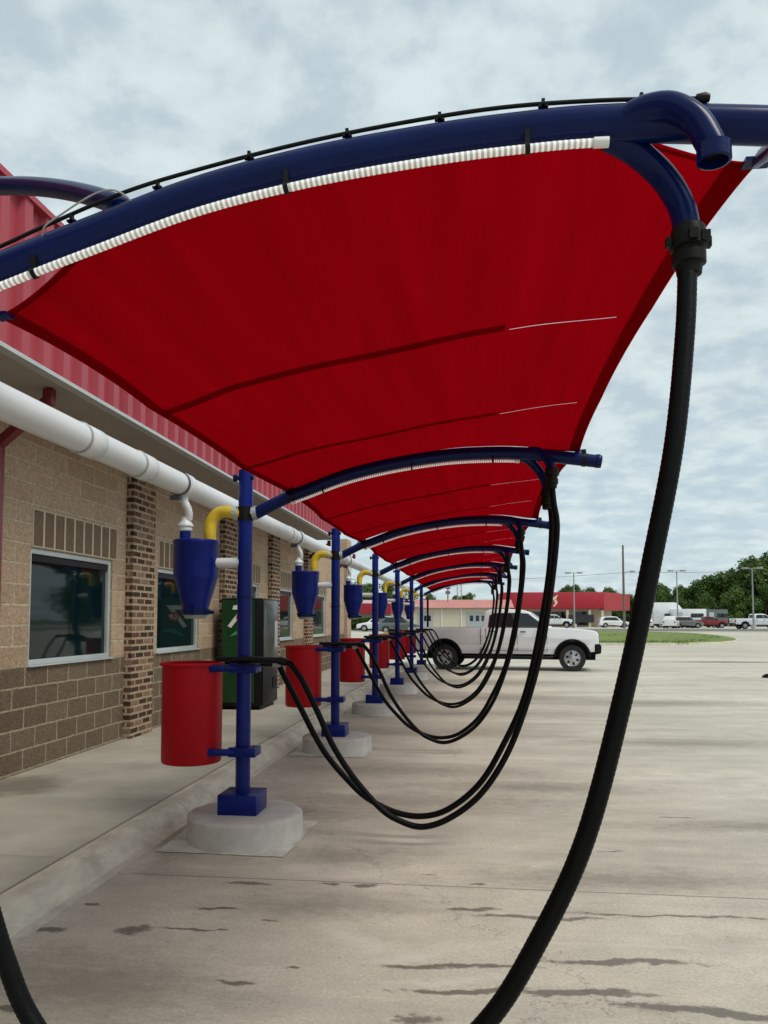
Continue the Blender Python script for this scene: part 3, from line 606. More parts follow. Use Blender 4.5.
def make_hose(which):
    r = empty('vacuum_hose', (0, 0, 0), 'x', 'vacuum hose', 'black vacuum hoses hanging from the arches')
    if which == 'near':      # hangs from the bend on the camera side
        top = (.542, -.085, 2.645); pts = [top, (.543, -.085, 2.54)] + [(x, -.09 - .01 * (i / 15), z) for i, (x, z) in enumerate(HOSE_A)]
        end = (-1.40, -.10); nz = 1.297; cm = M['greenbrown']
    else:
        top = (.52, .055, 2.515); pts = [top, (.53, .06, 2.46)] + [(x, .06 + .03 * (i / 16), z) for i, (x, z) in enumerate(HOSE_B)]
        end = (-1.49, .10); nz = 1.262; cm = M['greenbrown']
    pts = pts + [(end[0] + .02, end[1], nz - .012)]
    hose_tube(pts, 'hose_body', r)
    t_ = Vector(top); mb = MB()
    mb.lathe([(.036, .03), (.045, .03), (.047, .0), (.047, -.028), (.040, -.03), (.040, -.05), (.045, -.052), (.045, -.085), (.037, -.088), (.034, -.115), (.027, -.118)], tuple(t_ + Vector((0, 0, -.005))), 20)
    for a in (.4, 2.5, 4.4): mb.box(t_.x + .045 * cos(a) - .012, t_.x + .045 * cos(a) + .012, t_.y + .045 * sin(a) - .01, t_.y + .045 * sin(a) + .01, t_.z - .025, t_.z - .005)
    mb.build('coupling', cm, r)
    mb = MB(); mb.tube([(end[0] + .03, end[1], nz - .016), (end[0] - .03, end[1], nz)], .03, 18); mb.build('cuff', M['cuff'] if which != 'near' else M['blackpl'], r)
    mb = MB(); mb.tube([(end[0] - .02, end[1], nz), (-1.62, end[1], nz + .003), (-1.90, end[1], nz + .008)], [.024, .024, .019], 18); mb.build('nozzle', M['blackpl'], r)
    return r
def make_light(k0):
    global arch_c
    arch_c = ARCS[0 if k0 else 1]
    r = empty('light_tube', (0, 0, 0), 'x', 'light tube', 'white light tubes under the arches')
    P = even([Vector((p.x, -.035, p.z - .067)) for p in arch_c if -1.34 < p.x < .265] + [Vector((.285, -.035, az(.285) - .067))], .0034)
    mb = MB(); mb.tube(P, [.0102 if (i // 2) % 2 else .0099 for i in range(len(P))], 12)
    mb.mi = [(1 if (i // 12 // 2) % 2 else 0) for i in range(len(mb.mi))]; mb.build('ribbed_diffuser', [M['lightgrey'], M['lightwhite']], r, ang=80)
    a, b = P[-1], P[0]
    for q_, d_ in ((a, Vector((.035, 0, -.001))), (b, Vector((-.03, 0, -.008)))): mb = MB(); mb.tube([q_, q_ + d_], .0125, 14); mb.build('end_cap', M['white'], r)
    for x in (-1.12, -.46, .13):
        c = Vector((x, -.035, az(x) - .067)); d = Vector((1, 0, (az(x + .02) - az(x - .02)) / .04)).normalized()
        mb = MB(); mb.tube([c - d * .006, c + d * .006], .0145, 16); mb.box(x - .006, x + .006, -.04, -.028, c.z + .012, c.z + .046); mb.build('light_clip', M['blackpl'], r)
    return r
def make_canopy(k0):
    r = empty('shade_canopy', (0, 0, 0), 'x', 'shade canopy', 'red fabric canopies between the arches')
    nu, XL, XR = 48, -1.43, .765
    P0 = ARCS[0 if k0 else 1]; P1 = ARCS[1]
    sy = [1.38, 2.72]; yb = S + .122
    def sm(t): t = min(1, max(0, t)); return t * t * (3 - 2 * t)
    def y_start(u): return .13 + .16 * sm((.18 - u) / .18) ** .7 + .15 * sm((u - .76) / .24)
    def pt(u, v_, off=0):
        """u across, v_ along the bay 0..1"""
        c = 4 * v_ * (1 - v_); y0 = y_start(u)
        vy = y0 + (yb - y0) * v_ - .01 * abs(2 * u - 1) ** 3 * v_ ** 6
        vy -= .05 * (u - .5) * c
        seg = [.32] + sy + [yb]; bow = 0
        for a, b in zip(seg, seg[1:]):
            if a <= vy <= b: t_ = (vy - a) / (b - a); bow = 4 * t_ * (1 - t_)
        x0 = XL + .035 * bow; x1 = XR - .004 * bow - .035 * c; x = x0 + (x1 - x0) * u
        ar = (az(min(x, .89), P0) * (1 - v_) + az(min(x, .89), P1) * v_) + .078
        zl = 2.525; zr = 2.89; ch = zl + (zr - zl) * u + .010 * sin(pi * u)
        k = .97 * c ** .75
        z = ar * (1 - k) + ch * k + .0035 * sin(u * 19 + vy * 1.3) * c
        z += .008 * max(0, (u - .93) / .07) * (1 - c) - .012 * bow * (1 if u < .1 else 0) * (1 - u * 10 if u < .1 else 0)
        return (x, vy, z + off)
    def vof(y): return (y - .13) / (yb - .13)
    sv = [vof(y) for y in sy]; g_ = .0006
    yv = sorted([i / 32 for i in range(33)] + [s_ - g_ for s_ in sv] + [s_ + g_ for s_ in sv])
    mb = MB(); W_ = nu + 1
    for y in yv:
        for i in range(W_): mb.v.append(pt(i / nu, y))
    for j in range(len(yv) - 1):
        slit = any(abs(yv[j] - (s_ - g_)) < 1e-9 for s_ in sv)
        for i in range(nu):
            if slit and .72 < (i + .5) / nu < .94: continue
            a = j * W_ + i; mb.f.append((a, a + 1, a + W_ + 1, a + W_)); mb.mi.append(0)
    mb.build('cloth_panel', M['cloth'], r, ang=60)
    # folded hems (second layer) and lapped seams
    def strip(name, fn, n):
        mb = MB()
        for i in range(n + 1):
            a_, b_ = fn(i / n); mb.v += [a_, b_]
        for i in range(n): q = 2 * i; mb.f.append((q, q + 1, q + 3, q + 2)); mb.mi.append(0)
        mb.build(name, M['cloth'], r, ang=60)
    strip('side_hem', lambda t_: (pt(0, t_, -.006), pt(.02, t_, -.006)), 48)
    strip('side_hem', lambda t_: (pt(1, t_, -.006), pt(.965, t_, -.006)), 48)
    strip('end_hem', lambda t_: (pt(t_, 0, -.006), pt(t_, .006, -.006)), 48); strip('end_hem', lambda t_: (pt(t_, 1, -.006), pt(t_, .992, -.006)), 48)
    for s_ in sv: strip('seam', lambda t_: (pt(t_ * .72, s_ - g_ - .017, -.004), pt(t_ * .72, s_ - g_ * .9, -.004)), 36)
    for u, v_ in ((0, 0), (1, 0), (0, 1), (1, 1)):
        a = Vector(pt(u, v_)); yt = 0 if v_ == 0 else S; b = Vector((a.x + (-.02 if u == 0 else -.03), yt, az(min(a.x, .89)) + (-.005 if v_ == 0 else .03)))
        mb = MB(); mb.tube([a + (b - a) * -.06, a.lerp(b, .3), a.lerp(b, .6), b], [.014, .02, .014, .016], 12); mb.box(a.x - .035, a.x + .035, a.y - .02, a.y + .025, a.z - .005, a.z + .006)
        mb.build('corner_tie', M['navy'], r)
    return r

sta0 = make_station(True); sta1 = make_station(False); bin0 = make_bin(); bas0 = make_base(); hn0 = make_hose('near'); hf0 = make_hose('far'); li0 = make_light(True); li1 = make_light(False); ca0 = make_canopy(True); ca1 = make_canopy(False)
WHERE = ['carrying the arch right overhead, its post out of the frame', 'nearest post in full view', 'second post in full view', 'third post in full view', 'fourth post in full view', 'fifth post in full view', 'last post of the row, by the pickup tailgate']
for k in range(NST):
    y = Y0 + S * k; first = k == 0
    s = sta0 if first else (sta1 if k == 1 else copy_tree(sta1)); s.location.y = y
    tag(s, 'blue vacuum post and arch, ' + WHERE[k], 'vacuum post', 'blue vacuum posts')
    if k == 0: s['label'] = 'big navy arch crossing the top of the photo with a cut open pipe bend'
    b = bin0 if first else copy_tree(bin0); b.location.y = y
    c = bas0 if first else copy_tree(bas0); c.location.y = y
    l = li0 if first else (li1 if k == 1 else copy_tree(li1)); l.location.y = y
    l['label'] = 'ribbed white light tube clipped under ' + ('the big foreground arch' if k == 0 else 'the ' + ORD[k] + ' arch from the camera')
    nm = ['', 'nearest visible', 'second visible', 'third visible', 'fourth visible', 'fifth visible', 'farthest'][k]
    if k == 0:
        b['label'] = 'red bin on the post left of the frame under the foreground arch'; c['label'] = 'round concrete base left of the frame under the foreground arch'
    else:
        b['label'] = 'red cylindrical bin bracketed to the ' + nm + ' blue post'; c['label'] = 'round concrete base under the ' + nm + ' blue post'
    if k >= 1:
        h1 = hn0 if k == 1 else copy_tree(hn0); h1.location.y = y; h1['label'] = 'upper black hose of the pair looping from the ' + ORD[k] + ' arch to its post'
        h2 = hf0 if k == 1 else copy_tree(hf0); h2.location.y = y; h2['label'] = 'lower black hose of the pair looping from the ' + ORD[k] + ' arch to its post'
    if k < NST - 1:
        q = ca0 if first else (ca1 if k == 1 else copy_tree(ca1)); q.location.y = y
        q['label'] = ['largest red fabric canopy filling the top of the photo', 'red fabric canopy just behind the second arch', 'red fabric canopy just behind the third arch', 'red fabric canopy just behind the fourth arch', 'red fabric canopy just behind the fifth arch', 'small farthest red fabric canopy at the end of the row'][k]
# the foreground hose
r = empty('vacuum_hose', (0, Y0, 0), 'thick black hose sweeping down the right foreground from the big arch', 'vacuum hose', 'black vacuum hoses hanging from the arches')
pts = [(.52, .055, 2.515), (.515, .05, 2.44), (.500, .03, 2.27), (.462, .0, 2.0), (.405, -.01, 1.729), (.336, -.02, 1.429), (.243, -.03, 1.10), (.135, -.03, .868), (.018, -.03, .683), (-.16, -.03, .52), (-.42, -.02, .39), (-.72, -.02, .39), (-.93, -.03, .46), (-1.075, -.03, .62), (-1.142, -.03, .748), (-1.20, -.03, .90), (-1.30, .0, 1.12), (-1.39, .05, 1.24), (-1.44, .10, 1.255)]
hose_tube(pts, 'hose_body', r, .0235, .007)
t_ = Vector(pts[0]); mb = MB()
mb.lathe([(.033, .03), (.037, .03), (.040, .024), (.043, .0), (.043, -.022), (.035, -.026), (.035, -.032), (.040, -.036), (.040, -.062), (.032, -.066), (.029, -.088), (.022, -.09)], tuple(t_), 24)
for a in (.1, 1.7, 3.2, 4.7, 5.5): mb.box(t_.x + .044 * cos(a) - .010, t_.x + .044 * cos(a) + .010, t_.y + .044 * sin(a) - .009, t_.y + .044 * sin(a) + .009, t_.z - .02, t_.z + .004)
mb.build('coupling', M['greenbrown'], r)
mb = MB(); mb.tube([(-1.43, .1, 1.25), (-1.49, .1, 1.262)], .03, 18); mb.build('cuff', M['cuff'], r)
mb = MB(); mb.tube([(-1.48, .1, 1.262), (-1.90, .1, 1.27)], .023, 18); mb.build('nozzle', M['blackpl'], r)
# dark rim inside the cut open bend of the first station, extra branch tube and its loose wire
mb = MB(); c = (.542, -.085, 2.632); mb.lathe([(.033, .03), (.037, .03), (.038, -.006), (.031, -.008), (.031, .03)], c, 24); mb.build('open_end_collar', M['navy'], sta0)
mb = MB(); mb.lathe([(0, .012), (.0305, .012), (.0305, .017), (0, .017)], c, 24); mb.build('pipe_mouth_shade', M['blackpl'], sta0)  # black disc stands in for the shade inside the open pipe
mb = MB(); B = spline([(-.86, .01, 2.635), (-.939, .025, 2.685), (-1.088, .125, 2.779), (-1.281, .245, 2.878), (-1.476, .345, 2.951), (-1.75, .45, 3.02), (-2.3, .55, 3.05)], 8); mb.tube(B, .027, 20); mb.build('branch_tube', M['navy'], sta0)
mb = MB(); mb.tube(spline([(-1.10, -.035, 2.57), (-1.084, -.05, 2.593), (-1.039, -.05, 2.622), (-.992, -.05, 2.65), (-.947, -.05, 2.671), (-.907, -.05, 2.676), (-.875, -.045, 2.663), (-.86, -.03, 2.648)], 8), .0024, 8); mb.build('loose_wire', M['galv'], sta0)

# overhead white suction main running past every separator
mp_ = empty('suction_main', (-2.2, 0, 0), 'long white suction pipe running overhead along the building front', 'pipe')
PZ = 2.61
def lz(y): return PZ
cps = [-3.0, 4.25, 8.0, 14.3, 20.3, 26.0]
mb = MB(); mb.tube([(0, -5, PZ), (0, 26.5, PZ)], .083, 40); mb.build('pipe_run', M['white_pipe'], mp_)
for a in (1.0, 4.05, 4.78, 8.9, 12.6, 16.4, 20.2):
    mb = MB(); mb.lathe([(.083, -.09), (.089, -.085), (.089, .085), (.083, .09)], (0, a + .1, PZ), 40, axis='Y'); mb.build('pipe_coupling', M['white_pipe'], mp_, ang=60)
    mb = MB(); mb.lathe([(.088, -.007), (.0915, -.004), (.0915, .004), (.088, .007)], (0, a + .0, PZ), 40, axis='Y', caps=False); mb.build('grey_joint_ring', M['cuff'], mp_)
for k in range(NST):
    y = Y0 + S * k - .12
    mb = MB(); mb.lathe([(.084, -.014), (.091, -.014), (.091, .014), (.084, .014)], (0, y, PZ), 32, axis='Y'); mb.box(-.06, .02, y - .02, y + .02, PZ - .125, PZ - .09); mb.build('strap', M['band'], mp_)
    mb = MB(); mb.lathe([(.084, -.05), (.093, -.045), (.093, .045), (.084, .05)], (0, y + .10, PZ), 32, axis='Y'); mb.tube([(0, y + .1, PZ - .05), (0, y + .1, PZ - .13)], .036, 18); mb.build('riser_tee', M['white_pipe'], mp_)

# ---------------------------------------------------------------- vending machine
vm = empty('vending_machine', (-3.83, 12.42, .12), 'black drink machine with green side panel against the brick pilaster', 'vending machine')
mb = MB(); mb.box(-.36, .345, .012, .98, .06, 1.83); mb.build('cabinet', M['blackpl'], vm, bevel=.02)
mb = MB(); mb.box(-.33, .30, .06, .94, 0, .06); mb.build('plinth', M['black'], vm)
gm_ = mat('green_side_art', (.004, .045, .008), .3, var=.25, vscale=2.5, coat=.3)
mb = MB(); mb.box(-.34, .215, .004, .013, .12, 1.80); sp_ = mb.build('side_panel', gm_, vm)
def text(body, size, loc, rot, m, parent, name, shear=0, ext=.002, bold=0, align='CENTER'):
    cu = D.curves.new('t', 'FONT'); cu.body = body; cu.size = size; cu.shear = shear; cu.extrude = ext; cu.offset = bold; cu.align_x = align
    ob = D.objects.new('t', cu); C.objects.link(ob); bpy.context.view_layer.update()
    me = D.meshes.new_from_object(ob.evaluated_get(bpy.context.evaluated_depsgraph_get())); D.objects.remove(ob)
    o = link(name, me, m, parent, False); o.location = loc; o.rotation_euler = rot; return o
Mw = mat('logo_white', (.75, .77, .74), .35); Mr = mat('logo_red', (.45, .01, .015), .35); Ml = mat('logo_light_green', (.05, .30, .12), .35, var=.3, vscale=5)
text('7', .50, (-.15, .0015, 1.36), (pi / 2, 0, 0), Mw, vm, 'logo_numeral', .35, .002, .012)
mb = MB(); mb.lathe([(0, -.003), (.085, -.003), (.085, .003), (0, .003)], (-.01, .0, 1.52), 30, axis='Y'); mb.build('logo_dot', Mr, vm)
text('UP', .11, (-.01, -.0045, 1.485), (pi / 2, 0, 0), Mw, vm, 'logo_word', .1, .001, .004)
mb = MB(); P = [Vector((-.20 + .38 * i / 14, 0.001, 1.20 + .10 * sin(i / 14 * 2.3))) for i in range(15)]
for i in range(14): a, b = P[i], P[i + 1]; h0 = .004 + .03 * sin(pi * i / 14); h1 = .004 + .03 * sin(pi * (i + 1) / 14); mb.add([(a.x, .002, a.z - h0), (b.x, .002, b.z - h1), (b.x, .002, b.z + h1), (a.x, .002, a.z + h0)], [(0, 1, 2, 3)])
mb.build('swoosh', Ml, vm)
mb = MB(); mb.box(.345, .372, .03, .96, .72, 1.80); mb.build('front_graphic', mat('bottle_photo_print', (.022, .028, .026), .35, var=.9, vscale=3.5, coat=.4, stretch=(1, 2, .6)), vm, bevel=.01)
mb = MB(); mb.box(.345, .360, .03, .96, .08, .70); mb.build('front_lower_panel', M['blackpl'], vm, bevel=.008)
mb = MB(); mb.box(.355, .368, .62, .88, .30, .50); mb.build('delivery_slot', M['black'], vm); mb = MB(); mb.box(.368, .382, .70, .86, 1.0, 1.45); mb.build('selection_keys', M['frame'], vm)

# ---------------------------------------------------------------- vehicles
def arcpts(cx, cz, r, a0, a1, n=14): return [(cx + r * cos(radians(a0 + (a1 - a0) * i / n)), cz + r * sin(radians(a0 + (a1 - a0) * i / n))) for i in range(n + 1)]
def extr(mb, outline, hw, inset=None, mi=0):
    """outline (x,z) extruded between y=-hw(z)..hw(z); inset(z) gives the tumblehome."""
    n = len(outline); f = inset or (lambda x, z: 0)
    v = [(x, -hw + f(x, z), z) for x, z in outline] + [(x, hw - f(x, z), z) for x, z in outline]
    mb.add(v, [tuple(range(n)), tuple(reversed(range(n, 2 * n)))] + [(i, i + n, (i + 1) % n + n, (i + 1) % n) for i in range(n)], mi)
def wheel(x, y, r, w_, root, side):
    mb = MB(); mb.lathe([(r * .62, -w_ / 2), (r * .93, -w_ / 2), (r, -w_ / 2 + .03), (r, w_ / 2 - .03), (r * .93, w_ / 2), (r * .62, w_ / 2)], (x, y, r), 36, axis='Y', caps=False)
    t = mb.build('wheel', M['tyre'], root)
    mb = MB(); s_ = side; f = y + s_ * (w_ / 2 - .02)
    mb.lathe([(0, -.02), (r * .60, -.02), (r * .64, .01), (r * .60, .012), (r * .56, -.01), (r * .2, .0), (.0, .02)] if s_ > 0 else [(0, .02), (r * .60, .02), (r * .64, -.01), (r * .60, -.012), (r * .56, .01), (r * .2, 0), (0, -.02)], (x, f, r), 32, axis='Y')
    mb.build('rim', M['rim'], t)
    mb = MB()
    for k in range(6):
        a = 2 * pi * k / 6 + .3; q = Matrix.Translation((x, f + s_ * .012, r)) @ Matrix.Rotation(a, 4, 'Y'); mb.box(r * .30, r * .50, -.004, .004, -r * .075, r * .075, 0, q)
    mb.build('rim_opening', M['black'], t)
def make_pickup(paint, label, name='pickup_truck', WB=3.99):
    root = empty(name, (0, 0, 0), label, 'pickup truck')
    # x=0 front axle, -WB rear axle; forward +x
    R = .405; hw = .98; RA = .52
    body = [(.78, .62), (.80, .98), (.80, 1.14), (.74, 1.225)]
    body += [(.60, 1.258), (.2, 1.300), (-.55, 1.345), (-.70, 1.345)]
    body += [(-2.80, 1.345), (-WB - 1.20, 1.345), (-WB - 1.22, 1.20), (-WB - 1.20, .62)]
    body += [(-WB - RA - .02, .60)] + arcpts(-WB, .44, RA, 165, 15) + [(-WB + RA + .02, .52)]
    body += [(-RA - .02, .52)] + arcpts(0, .44, RA, 165, 15) + [(RA + .04, .60)]
    mb = MB(); extr(mb, body, hw, lambda x, z: .03 * max(0, (z - .95) / .4) + (.02 if z < .7 else 0) + .06 * max(0, (x - .6) / .4) ** 2)
    bd = mb.build('body', paint, root, bevel=.022, seg=3, ang=28)
    # cab
    cabo = [(-.62, 1.335), (-1.32, 1.845), (-1.55, 1.915), (-2.0, 1.935), (-2.55, 1.92), (-2.70, 1.86), (-2.78, 1.335)]
    tumb = lambda x, z: .035 + .17 * max(0, (z - 1.33) / .6)
    mb = MB(); extr(mb, cabo, hw, tumb); cab = mb.build('cab', paint, root, bevel=.03, seg=3, ang=28)
    # glass: side windows sit 4 mm proud of the cab sides
    def side_glass(name, poly, s_, off=.006, m=M['tint'], th=.006):
        mb = MB(); n = len(poly)
        a = [(x, s_ * (hw - tumb(x, z) + off), z) for x, z in poly]; b = [(x, s_ * (hw - tumb(x, z) + off - th), z) for x, z in poly]
        mb.add(a + b, [tuple(range(n)), tuple(reversed(range(n, 2 * n)))] + [(i, (i + 1) % n, (i + 1) % n + n, i + n) for i in range(n)]); return mb.build(name, m, cab, smooth=False)
    for s_ in (1, -1):
        side_glass('side_window', [(-.80, 1.375), (-1.34, 1.79), (-1.66, 1.82), (-1.66, 1.375)], s_)
        side_glass('side_window', [(-1.70, 1.375), (-1.70, 1.82), (-2.40, 1.81), (-2.56, 1.74), (-2.60, 1.375)], s_)
        side_glass('belt_trim', [(-.84, 1.352), (-.84, 1.368), (-2.6, 1.368), (-2.6, 1.352)], s_, .008, M['blackpl'])
    mb = MB(); n_ = Vector((.51, 0, .70)).normalized() * .006
    mb.add([Vector((-.70, -.80, 1.40)) + n_, Vector((-.70, .80, 1.40)) + n_, Vector((-1.27, .70, 1.815)) + n_, Vector((-1.27, -.70, 1.815)) + n_], [(0, 1, 2, 3)]); mb.build('windscreen', M['tint'], cab, smooth=False)
    mb = MB(); mb.add([(-2.785, -.68, 1.42), (-2.785, .68, 1.42), (-2.735, .62, 1.78), (-2.735, -.62, 1.78)], [(0, 1, 2, 3)]); mb.build('rear_window', M['tint'], cab, smooth=False)
    # door cuts and handles
    for s_ in (1, -1):
        mb = MB()
        for x in (-.76, -1.68, -2.66):
            mb.box(x - .006, x + .006, s_ * (hw + .001) - .004, s_ * (hw + .001) + .003, .62, 1.12)
            mb.box(x - .006, x + .006, s_ * (hw - .02) - .004, s_ * (hw - .02) + .008, 1.12, 1.34)
        mb.box(-2.66, -.78, s_ * hw - .004, s_ * hw + .004, .615, .627); mb.box(-2.84, -2.825, s_ * (hw) - .006, s_ * hw + .004, .62, 1.33)
        mb.build('door_gap', M['black'], root, smooth=False)
        for x in (-1.50, -2.45):
            mb = MB(); mb.box(x - .09, x + .09, s_ * (hw + .012) - .014, s_ * (hw + .012) + .014, 1.20, 1.235); mb.build('door_handle', M['blackpl'], root, bevel=.006)
        mb = MB(); mb.box(-.90, -.78, s_ * (hw + .10) - .10, s_ * (hw + .10) + .10, 1.33, 1.58); mb.box(-.87, -.81, s_ * (hw - .03) - .06, s_ * (hw - .03) + .06, 1.36, 1.41); mb.build('mirror', M['blackpl'], root, bevel=.025)
        mb = MB(); mb.tube([(-.60, s_ * (hw - .02), .44), (-.72, s_ * (hw + .05), .42), (-3.22, s_ * (hw + .05), .42), (-3.36, s_ * (hw - .02), .44)], .045, 14); mb.build('side_step', M['blackpl'], root)
        for cx_ in (0, -WB):   # black wheel arch liner and lip
            mb = MB(); o_ = arcpts(cx_, .44, RA + .045, 178, 2, 18); i_ = arcpts(cx_, .44, RA - .012, 178, 2, 18); n = len(o_)
            for yy in (hw - .02, hw + .018): mb.v += [(x, s_ * yy, z) for x, z in o_] + [(x, s_ * yy, z) for x, z in i_]
            for i in range(n - 1):
                for base in (0, 2 * n): mb.f.append((base + i, base + i + 1, base + n + i + 1, base + n + i)); mb.mi.append(0)
                mb.f.append((i, i + 1, 2 * n + i + 1, 2 * n + i)); mb.mi.append(0); mb.f.append((n + i, n + i + 1, 3 * n + i + 1, 3 * n + i)); mb.mi.append(0)
            mb.build('wheel_arch_lip', M['blackpl'], root)
            wheel(cx_, s_ * (hw - .15), R, .27, root, s_)
        mb = MB(); mb.box(.64, .815, s_ * .80 - .155, s_ * .80 + .155, .93, 1.12); mb.build('headlight', M['headlamp'], root, bevel=.02)
        mb = MB(); mb.box(-WB - 1.228, -WB - 1.12, s_ * .89 - .075, s_ * .89 + .075, .88, 1.20); mb.build('tail_light', M['lampred'], root, bevel=.012)
    mb = MB(); mb.box(-WB - .6, .7, -.82, .82, .46, .62); mb.box(-WB - .9, .7, -.55, .55, .34, .46); mb.box(-3.0, -WB - .4, -.86, .86, .5, 1.2); mb.box(-1.2, .62, -.8, .8, .5, .9); mb.build('chassis', M['black'], root)
    mb = MB()
    v = [(.66, .52), (.86, .56), (.88, .80), (.80, .86), (.66, .86)]; extr(mb, v, hw - .01, lambda x, z: .10 * max(0, (x - .8) / .3) ** 2); mb.build('front_bumper', M['blackpl'], root, bevel=.03)
    mb = MB(); mb.box(.76, .83, -.62, .62, .88, 1.14); mb.build('grille', M['blackpl'], root, bevel=.02)
    mb = MB(); mb.box(-WB - 1.34, -WB - 1.20, -.93, .93, .56, .76); mb.build('rear_bumper', M['blackpl'], root, bevel=.03)
    mb = MB(); mb.box(-WB - 1.16, -2.86, -.80, .80, 1.346, 1.352); mb.build('bed_cover', M['blackpl'], root, smooth=False)
    return root
tr0 = make_pickup(M['wpaint'], 'white crew cab pickup parked across the lot behind the vacuum hoses')
ang = atan2(24.522 - 25.022, 2.865 + 1.093)
# near side wheels' outer faces lie on the measured line; push a little deeper
dirv = Vector((cos(ang), sin(ang), 0)); nrm = Vector((-sin(ang), cos(ang), 0))
tr0.location = Vector((2.95, 24.58, 0)) + nrm * .97; tr0.rotation_euler = (0, 0, ang)

def recolour(root, paint, new):
    for o in kids(root):
        if o.name.startswith(('body', 'cab')):
            o.data = o.data.copy(); o.data.materials.clear(); o.data.materials.append(new)
def place(o, x, y, rz, label, group=None, sc=1):
    o.location = (x, y, gz(y)); o.rotation_euler = (0, 0, rz); o.scale = (sc, sc, sc); o['label'] = label
    if group: o['group'] = group
    elif 'group' in o: del o['group']
    return o
G = 'vehicles parked in the far lots'
place(copy_tree(tr0), 12.9, 113.5, -.15, 'white pickup in the far lot seen over the bonnet of the near pickup', G)
place(copy_tree(tr0), 37.6, 104, 0.1, 'white pickup parked at the right edge beside the dark red one', G)
o = copy_tree(tr0); recolour(o, 'x', M['rpaint']); place(o, 34.2, 114.5, .05, 'dark red pickup parked in front of the trees', G, .86)

def make_car(paint, name, cat, label, suv=True):
    root = empty(name, (0, 0, 0), label, cat, G); hw = .9; R = .34; WB = 2.75; hB = 1.02; hT = 1.68 if suv else 1.45
    b = [(.85, .30), (.88, .62), (.80, .80), (.1, .96), (-.35, hB), (-WB - .6, hB + .03), (-WB - .85, .92), (-WB - .88, .35), (-WB - .40, .32)] + arcpts(-WB, .36, .38, 170, 10, 10) + [(-.42, .28)] + arcpts(0, .36, .38, 170, 10, 10)
    mb = MB(); extr(mb, b, hw, lambda x, z: .04 * max(0, (z - .7) / .3) + .05 * max(0, (x - .5) / .4)); mb.build('body', paint, root, bevel=.03)
    c = [(-.30, hB - .02), (-1.05, hT - .06), (-1.5, hT), (-WB - .05, hT - .02), (-WB - .55, hT - .12), (-WB - .80, hB)] if suv else [(-.35, hB - .02), (-1.15, hT - .05), (-1.6, hT), (-2.3, hT - .03), (-WB - .35, hB + .02)]
    tf = lambda x, z: .05 + .18 * max(0, (z - hB) / .6); mb = MB(); extr(mb, c, hw, tf); cab = mb.build('cabin', paint, root, bevel=.03)
    for s_ in (1, -1):
        mb = MB(); w_ = [(-.62, hB + .05), (-1.12, hT - .13), (-WB - .0, hT - .13), (-WB - .45, hB + .07)] if suv else [(-.65, hB + .04), (-1.2, hT - .11), (-2.25, hT - .11), (-WB, hB + .05)]
        mb.add([(x, s_ * (hw - tf(x, z) + .006), z) for x, z in w_], [(0, 1, 2, 3)]); mb.build('side_window', M['tint'], cab, smooth=False)
        for cx_ in (0, -WB): wheel(cx_, s_ * (hw - .11), R, .21, root, s_)
        mb = MB(); mb.box(.66, .86, s_ * .68 - .14, s_ * .68 + .14, .62, .76); mb.build('headlight', M['headlamp'], root, bevel=.02)
        mb = MB(); mb.box(-WB - .89, -WB - .78, s_ * .72 - .12, s_ * .72 + .12, .75, .93); mb.build('tail_light', M['lampred'], root, bevel=.02)
    mb = MB(); mb.add([(-.36, -.72, hB + .04), (-.36, .72, hB + .04), (-.98, .66, hT - .1), (-.98, -.66, hT - .1)], [(0, 1, 2, 3)])
    for i in range(4): mb.v[i] = (mb.v[i][0] + .012, mb.v[i][1], mb.v[i][2] + .012)
    mb.build('windscreen', M['tint'], cab, smooth=False); mb = MB(); mb.box(-WB - .5, .6, -.75, .75, .18, .34); mb.build('underbody', M['black'], root)
    return root
suv0 = make_car(M['wpaint'], 'suv', 'suv', 'white suv parked in front of the red storefront', True); place(suv0, 21.9, 120, .05, suv0['label'], G)
def recar(o, new):
    for ch in kids(o):
        if ch.name.startswith(('body', 'cabin')): ch.data = ch.data.copy(); ch.data.materials.clear(); ch.data.materials.append(new)
    return o
car0 = make_car(M['gpaint'], 'sedan', 'car', 'dark grey sedan at the left, in the gap between the far posts', False); place(car0, -12.3, 96, pi - .1, car0['label'], G)
place(copy_tree(suv0), -12.3, 86, pi, 'white suv seen low between the second and third posts', G)
place(recar(copy_tree(suv0), M['gpaint']), -6.2, 78, 0, 'grey suv seen low between the third and fourth posts', G)
place(copy_tree(car0), -8.0, 90, .1, 'grey sedan farther back behind the red bins', G)
place(recar(copy_tree(car0), M['wpaint']), 24.6, 116, 1.3, 'white sedan facing the camera just left of the utility pole', G)
place(copy_tree(suv0), 27.2, 112, 1.2, 'white suv facing the camera, half hidden by the black hose', G)
place(recar(copy_tree(suv0), M['gpaint']), 30.4, 113, .2, 'small grey suv between the white trailers', G)

